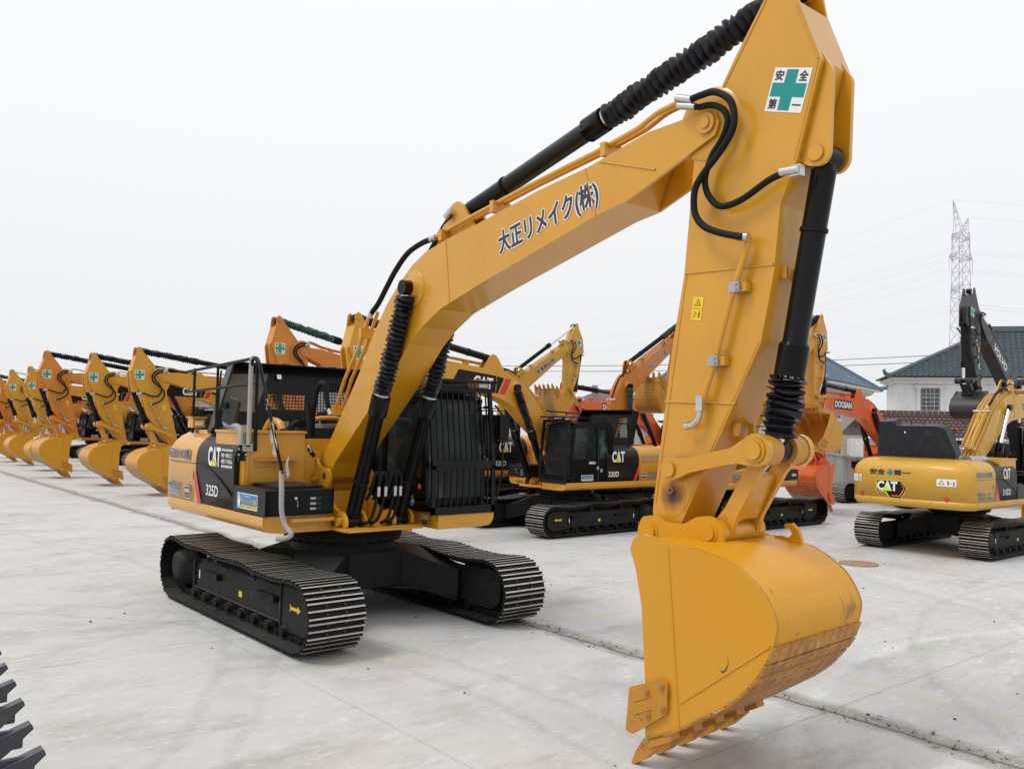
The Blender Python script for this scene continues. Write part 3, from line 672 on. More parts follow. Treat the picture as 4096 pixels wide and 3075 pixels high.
def arm(root, c, P, detail):
    """boom, stick, bucket, linkage and cylinders in pose c with paint P"""
    asc = c.get('arm', 1.0)
    if c.get('ground', False):
        lo, hi = R(-30), R(30)
        for _ in range(40):
            mid = (lo + hi) / 2; _, _, Mk = pose(c, mid, asc)
            if mp(Mk, (6.02, .0))[1] > 0: hi = mid
            else: lo = mid
        br = (lo + hi) / 2
    else: br = R(c.get('boom', 0))
    Mb, Ms, Mk = pose(c, br, asc); k = c.get('slen', 1); bev = .010 if detail == 0 else 0
    bel = c.get('bellows', 'bellows'); Y0 = YC; hw = .245
    near, far = Y0 - hw, Y0 + hw
    rodm = 'chrome' if c.get('nobellows') else None
    # ---- boom
    mb = MB(Mb); box = [p for p in BOOM if p[0] < 5.6]
    top = box[:14]; bot = box[14:]
    poly = [(x, z) for x, z in BOOM if x <= 5.57]
    mb.prism(poly, near + .03, far - .03, P)
    for y in (near, far - .03): mb.prism(BOOM, y, y + .03, P)
    # top flange, weld seams, bosses
    seam = lambda x0, z0, x1, z1: [mb.tube([(x0, y, z0), (x1, y, z1)], .010, P, 6, False) for y in (near - .001, far + .001)]
    seam(2.62, 4.565, 2.72, 3.845); seam(.42, 2.64, .78, 2.42); seam(4.80, 4.905, 4.95, 4.45)
    for y0, y1 in ((near, near - .022), (far, far + .022)):
        mb.tube([(5.0, y0, 4.93), (5.65, y0, 4.72)], .012, P, 6, False)
        mb.cyl((PIN[0], y0, PIN[1]), (PIN[0], y1, PIN[1]), .085, P, 24); mb.cyl((PIN[0], y1, PIN[1]), (PIN[0], y1 * 1.0 + (y1 - y0) * .6, PIN[1]), .045, P, 16)
        mb.tube([(CYLE[0], y0 - (y0 - y1) * 0, CYLE[1]), (CYLE[0], y1, CYLE[1]), (CYLE[0], y1, CYLE[1]), (CYLE[0], y1 + (y1 - y0) * 2.5, CYLE[1])], [.21, .20, .11, .10], P, 28)
        mb.prism(rpoly([(4.98, 4.95), (5.6, 5.03), (6.2, 5.10), (6.32, 4.97), (6.26, 4.86), (5.66, 4.66), (5.34, 4.88), (5.1, 4.93)], .05), min(y0, y1), max(y0, y1), P) if False else None
    mb.box(1.95, 1.99, near - .02, near, 4.22, 4.27, P); mb.box(3.1, 3.13, near - .02, near, 4.3, 4.36, P) if False else None
    # stick-cylinder bracket on top
    for y in (Y0 - .13, Y0 + .09): mb.prism(rpoly([(2.2, 4.44), (2.52, 4.98), (2.68, 5.03), (2.80, 4.92), (3.05, 4.58)], [0, .08, .1, .08, 0]), y, y + .04, P)
    boom = mb.build('boom', root, bev)
    mb = MB(Mb)
    # steel pipes clipped along the boom
    for off, yy in ((0, near + .06), (.02, near + .17)) if detail < 2 else ((0, near + .06),):
        low = [(.10, 2.62), (.35, 3.06), (.66, 3.42), (.96, 3.90)]
        mb.rod([(x - .02, yy, z + off) for x, z in low], .024, P)
        up = [(2.28, 4.64), (2.575, 4.70), (2.96, 4.765), (3.96, 4.93), (4.9, 5.06), (5.12, 5.10), (5.40, 5.15), (5.62, 5.235), (5.86, 5.265)]
        mb.rod([(x, yy, z + off) for x, z in up], .024, P)
    for x, z in ((.14, 2.68), (.80, 3.66), (2.5, 4.66), (3.42, 4.82), (5.02, 5.06)): mb.box(x - .03, x + .03, near, near + .24, z - .08, z + .045, P); 
    mb.build('hydraulic_pipe', boom)
    mb = MB(Mb); yy = near + .06
    mb.tube(spline([(.95, yy, 3.88), (1.13, yy, 4.0), (1.33, yy, 4.2), (1.51, yy, 4.37), (1.76, yy, 4.54), (2.05, yy, 4.62), (2.30, yy, 4.64)]), .033, 'rubber', 10)
    mb.tube(spline([(2.05, yy + .1, 4.5), (2.22, yy + .1, 4.66), (2.41, yy + .08, 4.80), (2.57, yy + .08, 4.87), (2.72, Y0 - .03, 4.92)]), .03, 'rubber', 10)
    for a, b in (((.93, 3.84), (.99, 3.93)), ((2.24, 4.637), (2.34, 4.65)), ((2.52, 4.85), (2.62, 4.91))): mb.cyl((a[0], yy, a[1]), (b[0], yy, b[1]), .036, 'steel', 8)
    mb.build('boom_hose', boom)
    if detail:
        bk_ = [(-.06, 2.16), (.49, 2.82), (.80, 3.21), (1.11, 3.68), (1.38, 3.99), (1.67, 4.24), (1.92, 4.41), (2.2, 4.54)]
        for q in range(5):
            yq = near + .05 + q * .098; mb = MB(Mb); mb.tube([(a, yq, b + .012 * (q % 2)) for a, b in bk_], .021, P, 8); mb.build('hydraulic_pipe', boom)
        mb = MB(Mb)
        for a, b in ((.30, 2.62), (1.16, 3.80)):
            L_ = Matrix.Translation((a, 0, b)) @ Matrix.Rotation(-R(52), 4, 'Y'); mb.box(-.03, .03, near + .01, far - .01, .01, .045, 'steel', L_)
        mb.build('pipe_clamps', boom)
    # ---- stick
    SP = [shorten(p, k) for p in STICK]; sw = .205
    mb = MB(Ms); inner = [shorten(p, k) for p in STICK[1:]]
    mb.prism(SP[1:19], Y0 - sw + .025, Y0 + sw - .025, P)
    for y in (Y0 - sw, Y0 + sw - .025): mb.prism(SP, y, y + .025, P)
    for sd in (-1, 1):
        y = Y0 + sd * sw
        mb.tube([(PIN[0], y, PIN[1]), (PIN[0], y + sd * .012, PIN[1]), (PIN[0], y + sd * .012, PIN[1])], [.30, .28, .2], P, 32)
        q0, q1 = shorten((5.95, 3.80), 1), shorten((6.78, 3.77), 1)
        mb.tube([(q0[0], y, q0[1]), (q1[0], y, q1[1])], .012, P, 6, False)
        q0, q1 = shorten((5.76, 2.75), k), shorten((6.46, 2.73), k); mb.tube([(q0[0], y, q0[1]), (q1[0], y, q1[1])], .012, P, 6, False)
        # edge welds
        for a, b in (((5.965, 3.787), (5.67, 1.9)), ((6.655, 3.188), (5.97, 1.86)), ((7.14, 5.218), (6.95, 4.53)), ((6.2, 5.08), (6.70, 5.82)), ((6.96, 5.70), (7.14, 5.23))):
            a, b = shorten(a, k), shorten(b, k); mb.tube([(a[0], y, a[1]), (b[0], y, b[1])], .009, P, 5, False)
        # cylinder ears at the top
        yy0 = Y0 + sd * .135
        mb.prism(rpoly([(6.97, 5.60), (7.18, 5.215), (7.225, 5.15), (7.205, 4.52), (7.14, 4.455), (7.03, 4.47), (6.86, 4.62), (6.8, 5.0)], .05), yy0 - .02, yy0 + .02, P)
        mb.cyl((BEAR[0], Y0 + sd * .155, BEAR[1]), (BEAR[0], Y0 + sd * .175, BEAR[1]), .058, P, 20)
        sp = shorten(SPIN, k); mb.cyl((sp[0], Y0 + sd * .18, sp[1]), (sp[0], Y0 + sd * .27, sp[1]), .10, P, 24)
    for (x, z) in ((6.79, 3.72), (6.60, 3.20), (6.38, 2.53)):
        x, z = shorten((x, z), k)
        for yy in (Y0 - .10, Y0 + .10): mb.box(x - .01, x + .045, yy - .018, yy + .018, z - .05, z + .05, P)
    if detail == 0:
        mb.cyl((5.84, Y0 - sw - .022, 2.02), (5.84, Y0 - sw + .01, 2.02), .026, 'rust_plate', 14); mb.cyl((5.84, Y0 - sw - .023, 2.02), (5.84, Y0 - sw - .02, 2.02), .017, 'interior', 12)
    stick = mb.build('stick', root, bev)
    if detail == 0:
        mb = MB(Ms); rr = random.Random(2); dpoly(mb, side_plane(-1, Y0 - sw - .0005, 5.855, 1.975), [(.13 * math.cos(a) , .17 * math.sin(a)) for a in [2 * PI * q / 28 for q in range(28)]], 'burn', .0015); mb.build('rust_stain', stick)
    if detail < 2 or c.get('sticker', True):
        for sd in ((-1, 1) if detail else (-1,)):
            mb = MB(Ms); safety_sticker(mb, side_plane(sd, Y0 + sd * (sw + .001), 6.895, 5.065, R(-17) if sd < 0 else R(5)), .325, green='green_cross' if c.get('teal', True) else 'green_cross_b')
            mb.build('safety_sticker', stick)
            if c.get('warn', True):
                q = shorten((6.08, 3.50), k); mb = MB(Ms); warn_sticker(mb, side_plane(sd, Y0 + sd * (sw + .001), q[0], q[1], R(-8)), .105, .19); mb.build('warning_sticker', stick)
    # pipe and clamps on the stick sides
    mb = MB(Ms)
    for sd in (-1, 1):
        y = Y0 + sd * (sw + .075); S = lambda x, z: (lambda q: (q[0], y, q[1]))(shorten((x, z), k))
        mb.rod([S(6.60, 4.0), S(6.62, 3.98), S(6.43, 3.46), S(6.30, 3.02), S(6.21, 2.78), S(6.19, 2.72)], .024, P)
        for x, z in ((6.49, 3.62), (6.30, 3.06)):
            q = S(x, z); mb.box(q[0] - .035, q[0] + .055, min(y - sd * .075, y + sd * .028), max(y - sd * .075, y + sd * .028), q[2] - .04, q[2] + .04, 'galv' if True else P)
            mb.box(q[0] + .02, q[0] + .10, min(y - sd * .075, y), max(y - sd * .075, y), q[2] - .035, q[2] + .035, P)
            for dz in (-.02, .02): mb.cyl((q[0] + .03, y + sd * .028, q[2] + dz), (q[0] + .03, y + sd * .042, q[2] + dz), .011, 'galv', 6)
    mb.build('stick_pipe', stick)
    mb = MB(Ms)
    for sd in (-1, 1):
        y = Y0 + sd * (sw + .075); S = lambda x, z: (lambda q: (q[0], y, q[1]))(shorten((x, z), k))
        q = S(6.185, 2.73); mb.box(q[0] - .03, q[0] + .03, y - .03, y + .03, q[2] - .06, q[2] + .06, 'steel')
        mb.tube(spline([S(6.175, 2.67), S(6.155, 2.60), S(6.11, 2.56), S(6.06, 2.55)]), .026, 'steel', 10); mb.cyl(S(6.075, 2.555), S(6.035, 2.545), .033, 'steel', 6)
        y = Y0 + sd * (hw + .075)
        HA = [(5.88, 5.265), (6.00, 5.21), (6.10, 5.18), (6.198, 5.185), (6.327, 5.175), (6.468, 5.075), (6.515, 4.93), (6.487, 4.808), (6.365, 4.668), (6.224, 4.541), (6.144, 4.424), (6.147, 4.25), (6.23, 4.131), (6.373, 4.056), (6.527, 4.005), (6.60, 3.985)]
        HB = [(5.88, 5.225), (6.00, 5.15), (6.134, 5.115), (6.264, 5.10), (6.376, 5.032), (6.416, 4.93), (6.363, 4.80), (6.27, 4.69), (6.208, 4.531), (6.226, 4.408), (6.307, 4.301), (6.401, 4.264), (6.568, 4.292), (6.785, 4.387), (6.924, 4.42), (7.03, 4.405)]
        if sd > 0 and detail == 0: continue
        mb.tube(spline([(a, y + .02 * sd, b) for a, b in HA[2:]], 4), .028, 'rubber', 10)
        mb.tube(spline([(a, y - .03 * sd, b) for a, b in HB[2:-1]], 4), .026, 'rubber', 10)
        for (a, b), (e, f), w in (((5.93, 5.24), (6.10, 5.18), .032), ((5.95, 5.17), (6.13, 5.115), .03), ((6.53, 4.005), (6.64, 3.98), .036), ((6.91, 4.42), (7.06, 4.41), .032)):
            mb.cyl((a, y, b), (e, y, f), w, 'steel', 8)
        mb.box(6.99, 7.07, y + (0 if sd < 0 else -.06), y + (.06 if sd < 0 else 0), 4.37, 4.45, 'steel')
    mb.build('hose', stick)
    # ---- bucket
    bm_ = c.get('bmat', 'bucket_yellow'); bw = c.get('bw', .68); yb = c.get('byc', YC); tm = c.get('tmat', 'tooth_paint'); Mq = Mk @ Matrix.Translation((6.2, yb - bw, 0)) @ Matrix.Rotation(R(c.get('skew', 0)), 4, 'Z') @ Matrix.Translation((-6.2, bw - yb, 0))
    mb = MB(Mq)
    for y in (yb - bw, yb + bw - .03): mb.prism(BSIDE, y, y + .03, c.get('bside', 'bucket_side'))
    n = len(SHELL); inn = []
    for i, p in enumerate(SHELL):
        a, b_ = SHELL[max(i - 1, 0)], SHELL[min(i + 1, n - 1)]; t = (Vector(b_) - Vector(a)).normalized(); nv = Vector((-t.y, t.x)); inn.append(tuple(Vector(p) - nv * .022))
    ring = SHELL + inn[::-1]
    vs = [(x, yb - bw + .012, z) for x, z in ring] + [(x, yb + bw - .012, z) for x, z in ring]; m_ = len(ring)
    cen = Vector((6.6, 1.05))
    fs = [(i, (i + 1) % m_, m_ + (i + 1) % m_, m_ + i) for i in range(m_)]
    mb.add(vs, fs, bm_, True)
    mb.box(5.98, 6.40, yb - bw + .03, yb + bw - .03, 1.60, 1.665, bm_)
    # wear plates wrapping the heel, stepped
    W = [(7.158, 1.10), (7.112, .975), (7.05, .88), (6.976, .79), (6.90, .71), (6.80, .628), (6.69, .555), (6.57, .475), (6.44, .39), (6.29, .30), (6.116, .215)]
    for i in range(len(W) - 1):
        a, b_ = Vector(W[i]), Vector(W[i + 1]); t = (b_ - a).normalized(); nv = Vector((-t.y, t.x))
        if nv.dot(a - cen) < 0: nv = -nv
        q = [a, b_ - t * .012, b_ - t * .012 + nv * .018, a + nv * .018]; yo = (.004, .012, .0, .009, .002)[i % 5]
        mb.prism([tuple(k_) for k_ in q], yb - bw - .008 - yo, yb + bw + .008 + yo, c.get('wear', 'wear_row' if bm_ in ('bucket_row', 'bucket_up') else bm_))
    # side seams
    for y in (yb - bw - .002, yb + bw + .002):
        mb.tube([(6.30, y, 1.66), (6.42, y, .39)], .009, c.get('bside', 'bucket_side'), 5, False); mb.tube([(6.432, y, .56), (7.14, y, 1.10)], .009, c.get('bside', 'bucket_side'), 5, False)
    # hanger ears
    EAR = rpoly([(5.62, 1.70), (5.67, 1.80), (5.80, 1.81), (5.90, 1.765), (6.08, 1.77), (6.20, 1.84), (6.33, 1.86), (6.44, 1.78), (6.445, 1.66), (6.42, 1.52), (6.62, 1.60), (6.5, 1.4), (5.98, 1.50), (5.74, 1.55), (5.63, 1.61)], .04)
    for y in (Y0 - .31, Y0 + .27):
        mb.prism(EAR, y, y + .04, bm_)
    for sd in (-1, 1):
        for q in (SPIN, E2): mb.cyl((q[0], Y0 + sd * .30, q[1]), (q[0], Y0 + sd * .316, q[1]), .085, bm_, 24); mb.cyl((q[0], Y0 + sd * .31, q[1]), (q[0], Y0 + sd * .338, q[1]), .060, bm_, 24)
    # lifting hook
    mb.prism([(a + 6.63, b_ + 1.66) for a, b_ in [(-.12, -.03), (-.12, .02), (-.06, .03), (0, .015), (.035, .05), (.02, .085), (-.03, .10), (-.03, .125), (.03, .135), (.085, .09), (.11, .02), (.12, -.05)]], Y0 + .33, Y0 + .37, bm_)
    bucket = mb.build('bucket', root, .006 if detail == 0 else 0)
    if detail == 0:
        mb = MB(Mq); pl = side_plane(-1, yb - bw - .001, 6.78, .86); dpoly(mb, pl, [(-.03, 0), (.0, -.012), (.03, .015), (.045, .06), (.03, .13), (.042, .06), (.022, .022), (0, .0)][::-1], 'green_bellows', .002); mb.build('paint_scribble', bucket)
    for j in range(5):
        y = yb - bw + .045 + j * (2 * bw - .09) / 4
        mb = MB(Mq)
        mb.prism([(6.34, .335), (6.13, .245), (6.11, .19), (6.16, .165), (6.36, .27)], y - .055, y + .055, tm)
        mb.prism([(6.200, .268), (6.10, .218), (6.03, .115), (5.985, .01), (6.005, .0), (6.10, .06), (6.23, .185)], y - .042, y + .042, tm)
        mb.cyl((6.14, y - .058, .21), (6.14, y + .058, .21), .018, 'rust_plate', 8)
        mb.build('tooth', bucket, .006 if detail == 0 else 0)
    for sd in (-1, 1):
        mb = MB(Mq); y = yb + sd * (bw + .004); yy = sorted((y, y + sd * .03))
        mb.prism(rpoly([(5.985, .575), (6.285, .70), (6.335, .68), (6.33, .46), (6.02, .235), (5.955, .25)], [.02, .03, .03, .03, .01, .01]), yy[0], yy[1], tm)
        for q in ((6.15, .585), (6.285, .655), (6.165, .415), (6.295, .495)):
            mb.cyl((q[0], y, q[1]), (q[0], y + sd * .045, q[1]), .026, tm, 10); mb.cyl((q[0], y + sd * .045, q[1]), (q[0], y + sd * .06, q[1]), .016, 'rust_plate', 6)
        for dz in (-.045, .05): mb.tube([(6.03, y + sd * .03, .43 + dz), (6.20, y + sd * .03, .51 + dz)], .008, tm, 5)
        mb.build('side_cutter', bucket)
    # ---- linkage
    J = circ_int(mp(Ms, shorten(SLINK, k)), asc * math.dist(SLINK, JN), mp(Mk, E2), asc * c.get('bscale', 1) * math.dist(E2, JN), mp(Ms, (shorten(SLINK, k)[0] + 1.6, shorten(SLINK, k)[1] + .3)))
    L0, L1 = mp(Ms, shorten(SLINK, k)), mp(Mk, E2); sc = asc
    def bar(mb, a, b_, y0, y1, w0, w1, mat):
        a, b_ = Vector(a), Vector(b_); t = (b_ - a).normalized(); n_ = Vector((-t.y, t.x)); poly = []
        ang = math.atan2(t.y, t.x)
        for kk in range(9): th = ang + PI / 2 + PI * kk / 8; poly.append((a.x + w0 * math.cos(th), a.y + w0 * math.sin(th)))
        m1, m2 = a.lerp(b_, .22), a.lerp(b_, .75); wm = min(w0, w1) * .62
        poly += [tuple(m1 - n_ * wm), tuple(m2 - n_ * wm)]
        for kk in range(9): th = ang - PI / 2 + PI * kk / 8; poly.append((b_.x + w1 * math.cos(th), b_.y + w1 * math.sin(th)))
        poly += [tuple(m2 + n_ * wm), tuple(m1 + n_ * wm)]
        mb.prism(poly, y0, y1, mat)
    for sd in (-1, 1):
        mb = MB(); y = sorted((Y0 + sd * .25 * sc, Y0 + sd * .31 * sc)); bar(mb, L0, J, y[0], y[1], .095 * sc, .125 * sc, P)
        mb.cyl((L0[0], Y0 + sd * .30 * sc, L0[1]), (L0[0], Y0 + sd * .335 * sc, L0[1]), .06 * sc, P, 20)
        mb.cyl((J[0], Y0 + sd * .30 * sc, J[1]), (J[0], Y0 + sd * .325 * sc, J[1]), .095 * sc, P, 24); mb.cyl((J[0], Y0 + sd * .32 * sc, J[1]), (J[0], Y0 + sd * .345 * sc, J[1]), .07 * sc, P, 24)
        mb.build('idler_link', root, bev * .6)
    mb = MB()
    for sd in (-1, 1):
        y = sorted((Y0 + sd * .09 * sc, Y0 + sd * .245 * sc))
        mb.cyl((J[0], y[0], J[1]), (J[0], y[1], J[1]), .115 * sc, 'pin_rust' if P == 'cat_yellow' else P, 24)
        y = sorted((Y0 + sd * .14 * sc, Y0 + sd * .19 * sc)); bar(mb, J, L1, y[0], y[1], .10 * sc, .10 * sc, P)
    a, b_ = Vector(J).lerp(Vector(L1), .3), Vector(J).lerp(Vector(L1), .8)
    t = (b_ - a).normalized(); n_ = Vector((-t.y, t.x)) * .05 * sc
    mb.prism([tuple(a - n_ * .3), tuple(b_ - n_), tuple(b_ + n_), tuple(a + n_ * .3)], Y0 - .15 * sc, Y0 + .15 * sc, P)
    mb.cyl((L1[0], Y0 - .26 * sc, L1[1]), (L1[0], Y0 + .26 * sc, L1[1]), .10 * sc, P, 24)
    mb.build('power_link', root, bev * .6)
    # ---- cylinders
    def cylinder(name, a, b_, y, frac, rb, rr, gaiter, lens=None, crinkle=.0, gl=None, base_eye=True, parent=root, fin=1.2, sp=.058):
        a, b_ = Vector((a[0], y, a[1])), Vector((b_[0], y, b_[1])); d = b_ - a; L = d.length; t = d / L
        q = a + t * (L * frac); mb = MB()
        mb.tube([a + t * .10 * sc, q - t * .26 * sc, q - t * .23 * sc, q - t * .23 * sc, q], [rb, rb, rb * 1.25, rb * 1.25, rb * 1.25], 'gloss_black', 28)
        mb.tube([a - t * .0, a + t * .14 * sc], [rb * .75, rb * .85], 'gloss_black', 20)
        mb.cyl(a + Vector((0, -.09 * sc, 0)), a + Vector((0, .09 * sc, 0)), rb * 1.0, 'gloss_black', 20)
        n_ = t.cross(Vector((0, 1, 0))).normalized()
        if detail < 2:
            for kk in range(12): th = 2 * PI * kk / 12; o = n_ * math.cos(th) * rb * 1.08 + t.cross(n_) * math.sin(th) * rb * 1.08; mb.cyl(q + o - t * .002, q + o + t * .02 * sc, .012, 'gloss_black', 6)
            mb.tube([a + t * L * frac * .32, a + t * (L * frac * .32 + .03)], rb * 1.12, 'rubber', 24)
        cy = mb.build(name, parent)
        mb = MB(); mb.cyl(q, b_ - t * .05 * sc, rr, 'chrome', 16)
        mb.cyl(b_ + Vector((0, -.08 * sc, 0)), b_ + Vector((0, .08 * sc, 0)), rb * .95, 'gloss_black', 20); mb.build('piston_rod', cy)
        if gaiter:
            s0, s1 = q + t * .02 * sc, b_ - t * .10 * sc; l = (s1 - s0).length; nr = max(6, int(l / (sp * sc))); pts, rs = [], []
            rnd = random.Random(int(l * 1000)); pts.append(s0); rs.append(rb * .95); pts.append(s0 + t * .03); rs.append(rb * 1.02)
            sq = gl or 1.0
            for kk in range(nr):
                u0 = (kk + .15) / nr; u1 = (kk + .5) / nr; u0 = u0 ** sq; u1 = u1 ** sq
                jx = rnd.uniform(-.003, .003)
                pts.append(s0.lerp(s1, u0) + n_ * jx); rs.append(rb * rnd.uniform(.80, .86) * fin / 1.3); pts.append(s0.lerp(s1, u1 - .06 / nr) + n_ * jx * 2); rs.append(rb * rnd.uniform(.95, 1.05) * fin); pts.append(s0.lerp(s1, u1 + .08 / nr) + n_ * jx * 2); rs.append(rs[-1] * .985)
            pts.append(s1); rs.append(rb * .7)
            mb = MB(); seg = 28; o0 = len(mb.v); mb.tube(pts, rs, bel, seg, True, False)
            # irregular folds: pleats
            for ii in range(len(mb.v)):
                ri, kk = divmod(ii, seg)
                if ri < len(pts) and rs[ri] > rb * 1.1:
                    cpt = pts[ri]; v = Vector(mb.v[ii]); w = 1 + .05 * math.sin(kk * 2 * PI / seg * 5 + (ri // 3) * .9) ; tt = t * .010 * math.sin(kk * 2 * PI / seg * 3 + (ri // 3))
                    mb.v[ii] = tuple(cpt + (v - cpt) * w + tt)
            mb.build('bellows', cy)
            if detail < 2: mb = MB(); mb.cyl(s0 + t * .005, s0 + t * .025, rb * 1.06, 'steel', 24); mb.build('clamp_ring', cy)
        return cy
    g = not c.get('nobellows')
    for y in (Y0 - .345, Y0 + .345): cylinder('boom_cylinder', CYLB, mp(Mb, CYLE), y, .55 if not c.get('nobellows') else .58, .092, .05, g)
    cylinder('stick_cylinder', mp(Mb, SCB), mp(Ms, TAIL), Y0, c.get('scf', .53), .096 * sc, .055, g, fin=1.28, sp=.07)
    cylinder('bucket_cylinder', mp(Ms, BEAR), J, Y0 - .02, c.get('bcf', .77), .092 * sc, .05, g, gl=1.25, fin=1.5, sp=.046)
    if detail < 2:
        # tail pin cap
        mb = MB(Ms); mb.cyl((TAIL[0], Y0 - .24, TAIL[1]), (TAIL[0], Y0 + .24, TAIL[1]), .06, P, 20); mb.build('tail_pin', stick)
    for tx in c.get('boomtext', ()):
        for sd in (-1, 1):
            body, x, z, ang, w, h, mat, outl = tx; a = R(ang)
            if sd > 0: x, z = x + w * math.cos(a), z + w * math.sin(a)
            mb = MB(Mb); y = near - .002 if sd < 0 else far + .002; pl = side_plane(sd, y, x, z, a)
            if body == 'CATPLATE':
                dpoly(mb, pl, rpoly([(0, 0), (w * .12, h), (w * .78, h * 1.0), (w, h * .95), (w * .9, 0)] if sd > 0 else [(w - a_, b_) for a_, b_ in [(0, 0), (w * .12, h), (w * .78, h), (w, h * .95), (w * .9, 0)]], .05), 'panel_black', .002)
                if sd > 0: dpoly(mb, pl, [(w * .93, h * .0), (w * 1.04, 0), (w * 1.14, h * .95), (w * 1.03, h * .95)], 'red', .003)
                pl2 = Plane2(pl.P(w * .42 if sd > 0 else w * .12, h * .18), pl.u, pl.v, pl.n); cat_logo(mb, pl2, w * .36, h * .62)
            elif body == 'DOOSAN':
                drect(mb, pl, -.06, w + .06, -.06, h + .06, 'navy_black', .002, .05); dtext(mb, pl, body, 0, 0, w, h, 'white', .04, .004)
            else: dtext(mb, pl, body, 0, 0, w, h, mat, .028, .002, outl)
            mb.build('boom_lettering', boom)
    return Mb

def house(root, c, P, detail):
    """upper structure: deck, engine housing, counterweight, cab, toolbox, rails"""
    bev = .012 if detail == 0 else .0
    def deck():
        mb = MB()
        # side skirts with rounded lower edge, slightly domed at the tail
        for sd, x1 in ((-1, .74), (1, 1.36)):
            y = sd * 1.49
            mb.prism(rpoly([(y, 1.375), (y + sd * .012, 1.27), (y - sd * .05, 1.185), (y - sd * .22, 1.17), (y - sd * .9, 1.17), (y - sd * .9, 1.375)], [.01, .06, .06, 0, 0, 0]), -2.45, x1, P, 'x')
        mb.box(-2.25, 1.12, -.60, .52, 1.172, 1.22, P)
        mb.box(1.02, 1.16, -.58, .50, 1.172, 1.20, P)
        mb.box(-2.2, -.5, -.59, .59, 1.22, 1.37, P)
        # boom foot plates
        for y in (YC - .335, YC + .295):
            mb.prism(rpoly([(-1.1, 1.22), (-1.0, 1.75), (-.55, 2.02), (-.28, 2.08), (-.12, 2.05), (-.02, 1.93), (.10, 1.90), (.22, 1.90), (.30, 1.80), (.26, 1.66), (.14, 1.60), (.45, 1.40), (1.0, 1.22)], [0, .1, .1, .06, .06, .05, .05, .08, .08, .06, .06, .1, 0]), y, y + .04, P)
        # front cylinder lugs
        for yc in (YC - .345, YC + .345):
            for y in (yc - .155, yc + .115):
                mb.prism(rpoly([(.62, 1.20), (.76, 1.36), (.84, 1.41), (.96, 1.40), (1.03, 1.32), (1.03, 1.20)], .06), y, y + .04, P)
            mb.cyl((CYLB[0], yc - .20, CYLB[1]), (CYLB[0], yc + .20, CYLB[1]), .055, P, 20)
        # foot pin cover plate
        mb.prism(rpoly([(-.30, 1.98), (-.20, 2.0), (.0, 1.76), (-.06, 1.66), (-.17, 1.68)], .05), YC - .36, YC - .335, P)
        mb.cyl((-.09, YC - .36, 1.74), (-.09, YC - .39, 1.74), .05, P, 20); mb.cyl((-.09, YC - .39, 1.74), (-.09, YC - .41, 1.74), .025, P, 12)
        mb.cyl((.14, YC - .337, 1.80), (.14, YC - .336, 1.80), .045, 'interior', 20)
        mb.box(-.45, .2, -.37, .30, 1.22, 1.60, P)
        # step bracket under the tool box
        mb.box(.74, .86, -1.18, -.60, 1.30, 1.345, P); mb.box(.74, .755, -1.18, -.60, 1.25, 1.30, P)
        return mb
    dk = cached(('deck', P, bev), 'revolving_frame', root, deck, bev)
    def cw():
        mb = MB(); prof = [(1.172, -.22), (1.185, -.05), (1.27, .0), (1.372, .0), (1.374, -.012), (1.382, -.012), (1.384, .0), (1.9, .0), (2.02, -.005), (2.10, -.025), (2.18, -.07), (2.25, -.14), (2.31, -.25), (2.345, -.42), (2.352, -.7)]
        # plan outline of the tail, offset by profile
        plan = [(-2.45, -1.49), (-2.58, -1.475), (-2.70, -1.40), (-2.78, -1.25), (-2.83, -.95), (-2.86, -.5), (-2.87, 0), (-2.86, .5), (-2.83, .95), (-2.78, 1.25), (-2.70, 1.40), (-2.58, 1.475), (-2.45, 1.49)]
        vs = []; n = len(plan)
        for z, off in prof:
            for x, y in plan:
                f = (1.49 + off) / 1.49; vs.append((x + (.9 * -off if off < 0 and x < -2.5 else 0), y * min(1, f), z))
        fs = []
        for i in range(len(prof) - 1):
            for k in range(n - 1): fs.append((i * n + k, (i + 1) * n + k, (i + 1) * n + k + 1, i * n + k + 1))
        mb.add(vs, fs, P, True); mb.add(vs, [list(range(n)), [(len(prof) - 1) * n + k for k in range(n)][::-1]], P)
        return mb
    w = cached(('cw', P), 'counterweight', root, cw)
    def hood():
        mb = MB()
        for x0, x1, m in ((-2.45, -1.44, P), (-1.44, -.15, c.get('panel', 'panel_black'))):
            hs = [(-1.492, 1.378), (-1.492, 1.95), (-1.487, 2.04), (-1.465, 2.12), (-1.42, 2.19), (-1.35, 2.255), (-1.24, 2.31), (-1.07, 2.345), (-.8, 2.352)]
            sec = hs + [(-a, b) for a, b in hs[::-1]]
            xe = min(x1, -.15) - (0 if m == P else .0)
            if c.get('hoodopen', True) and detail < 2: sec = hs[:8] + [(-1.03, 2.29), (1.03, 2.29)] + [(-a, b) for a, b in hs[:8][::-1]]
            mb.prism(sec, x0, xe - .002, m, 'x', True)
        mb.box(-.35, -.10, -.58, .40, 1.375, 2.28, P)
        if detail < 2:
            for y in (-1.499, 1.499): mb.box(-2.45, -.15, min(y, y * .999), max(y, y * .999) , 1.895, 1.903, 'interior'); mb.box(-1.443, -1.437, min(y, y * .9985), max(y, y * .9985), 1.38, 2.0, 'interior')
        return mb
    h = cached(('hood', P, c.get('panel', 'panel_black'), c.get('hoodopen', True), detail < 2), 'engine_housing', root, hood)
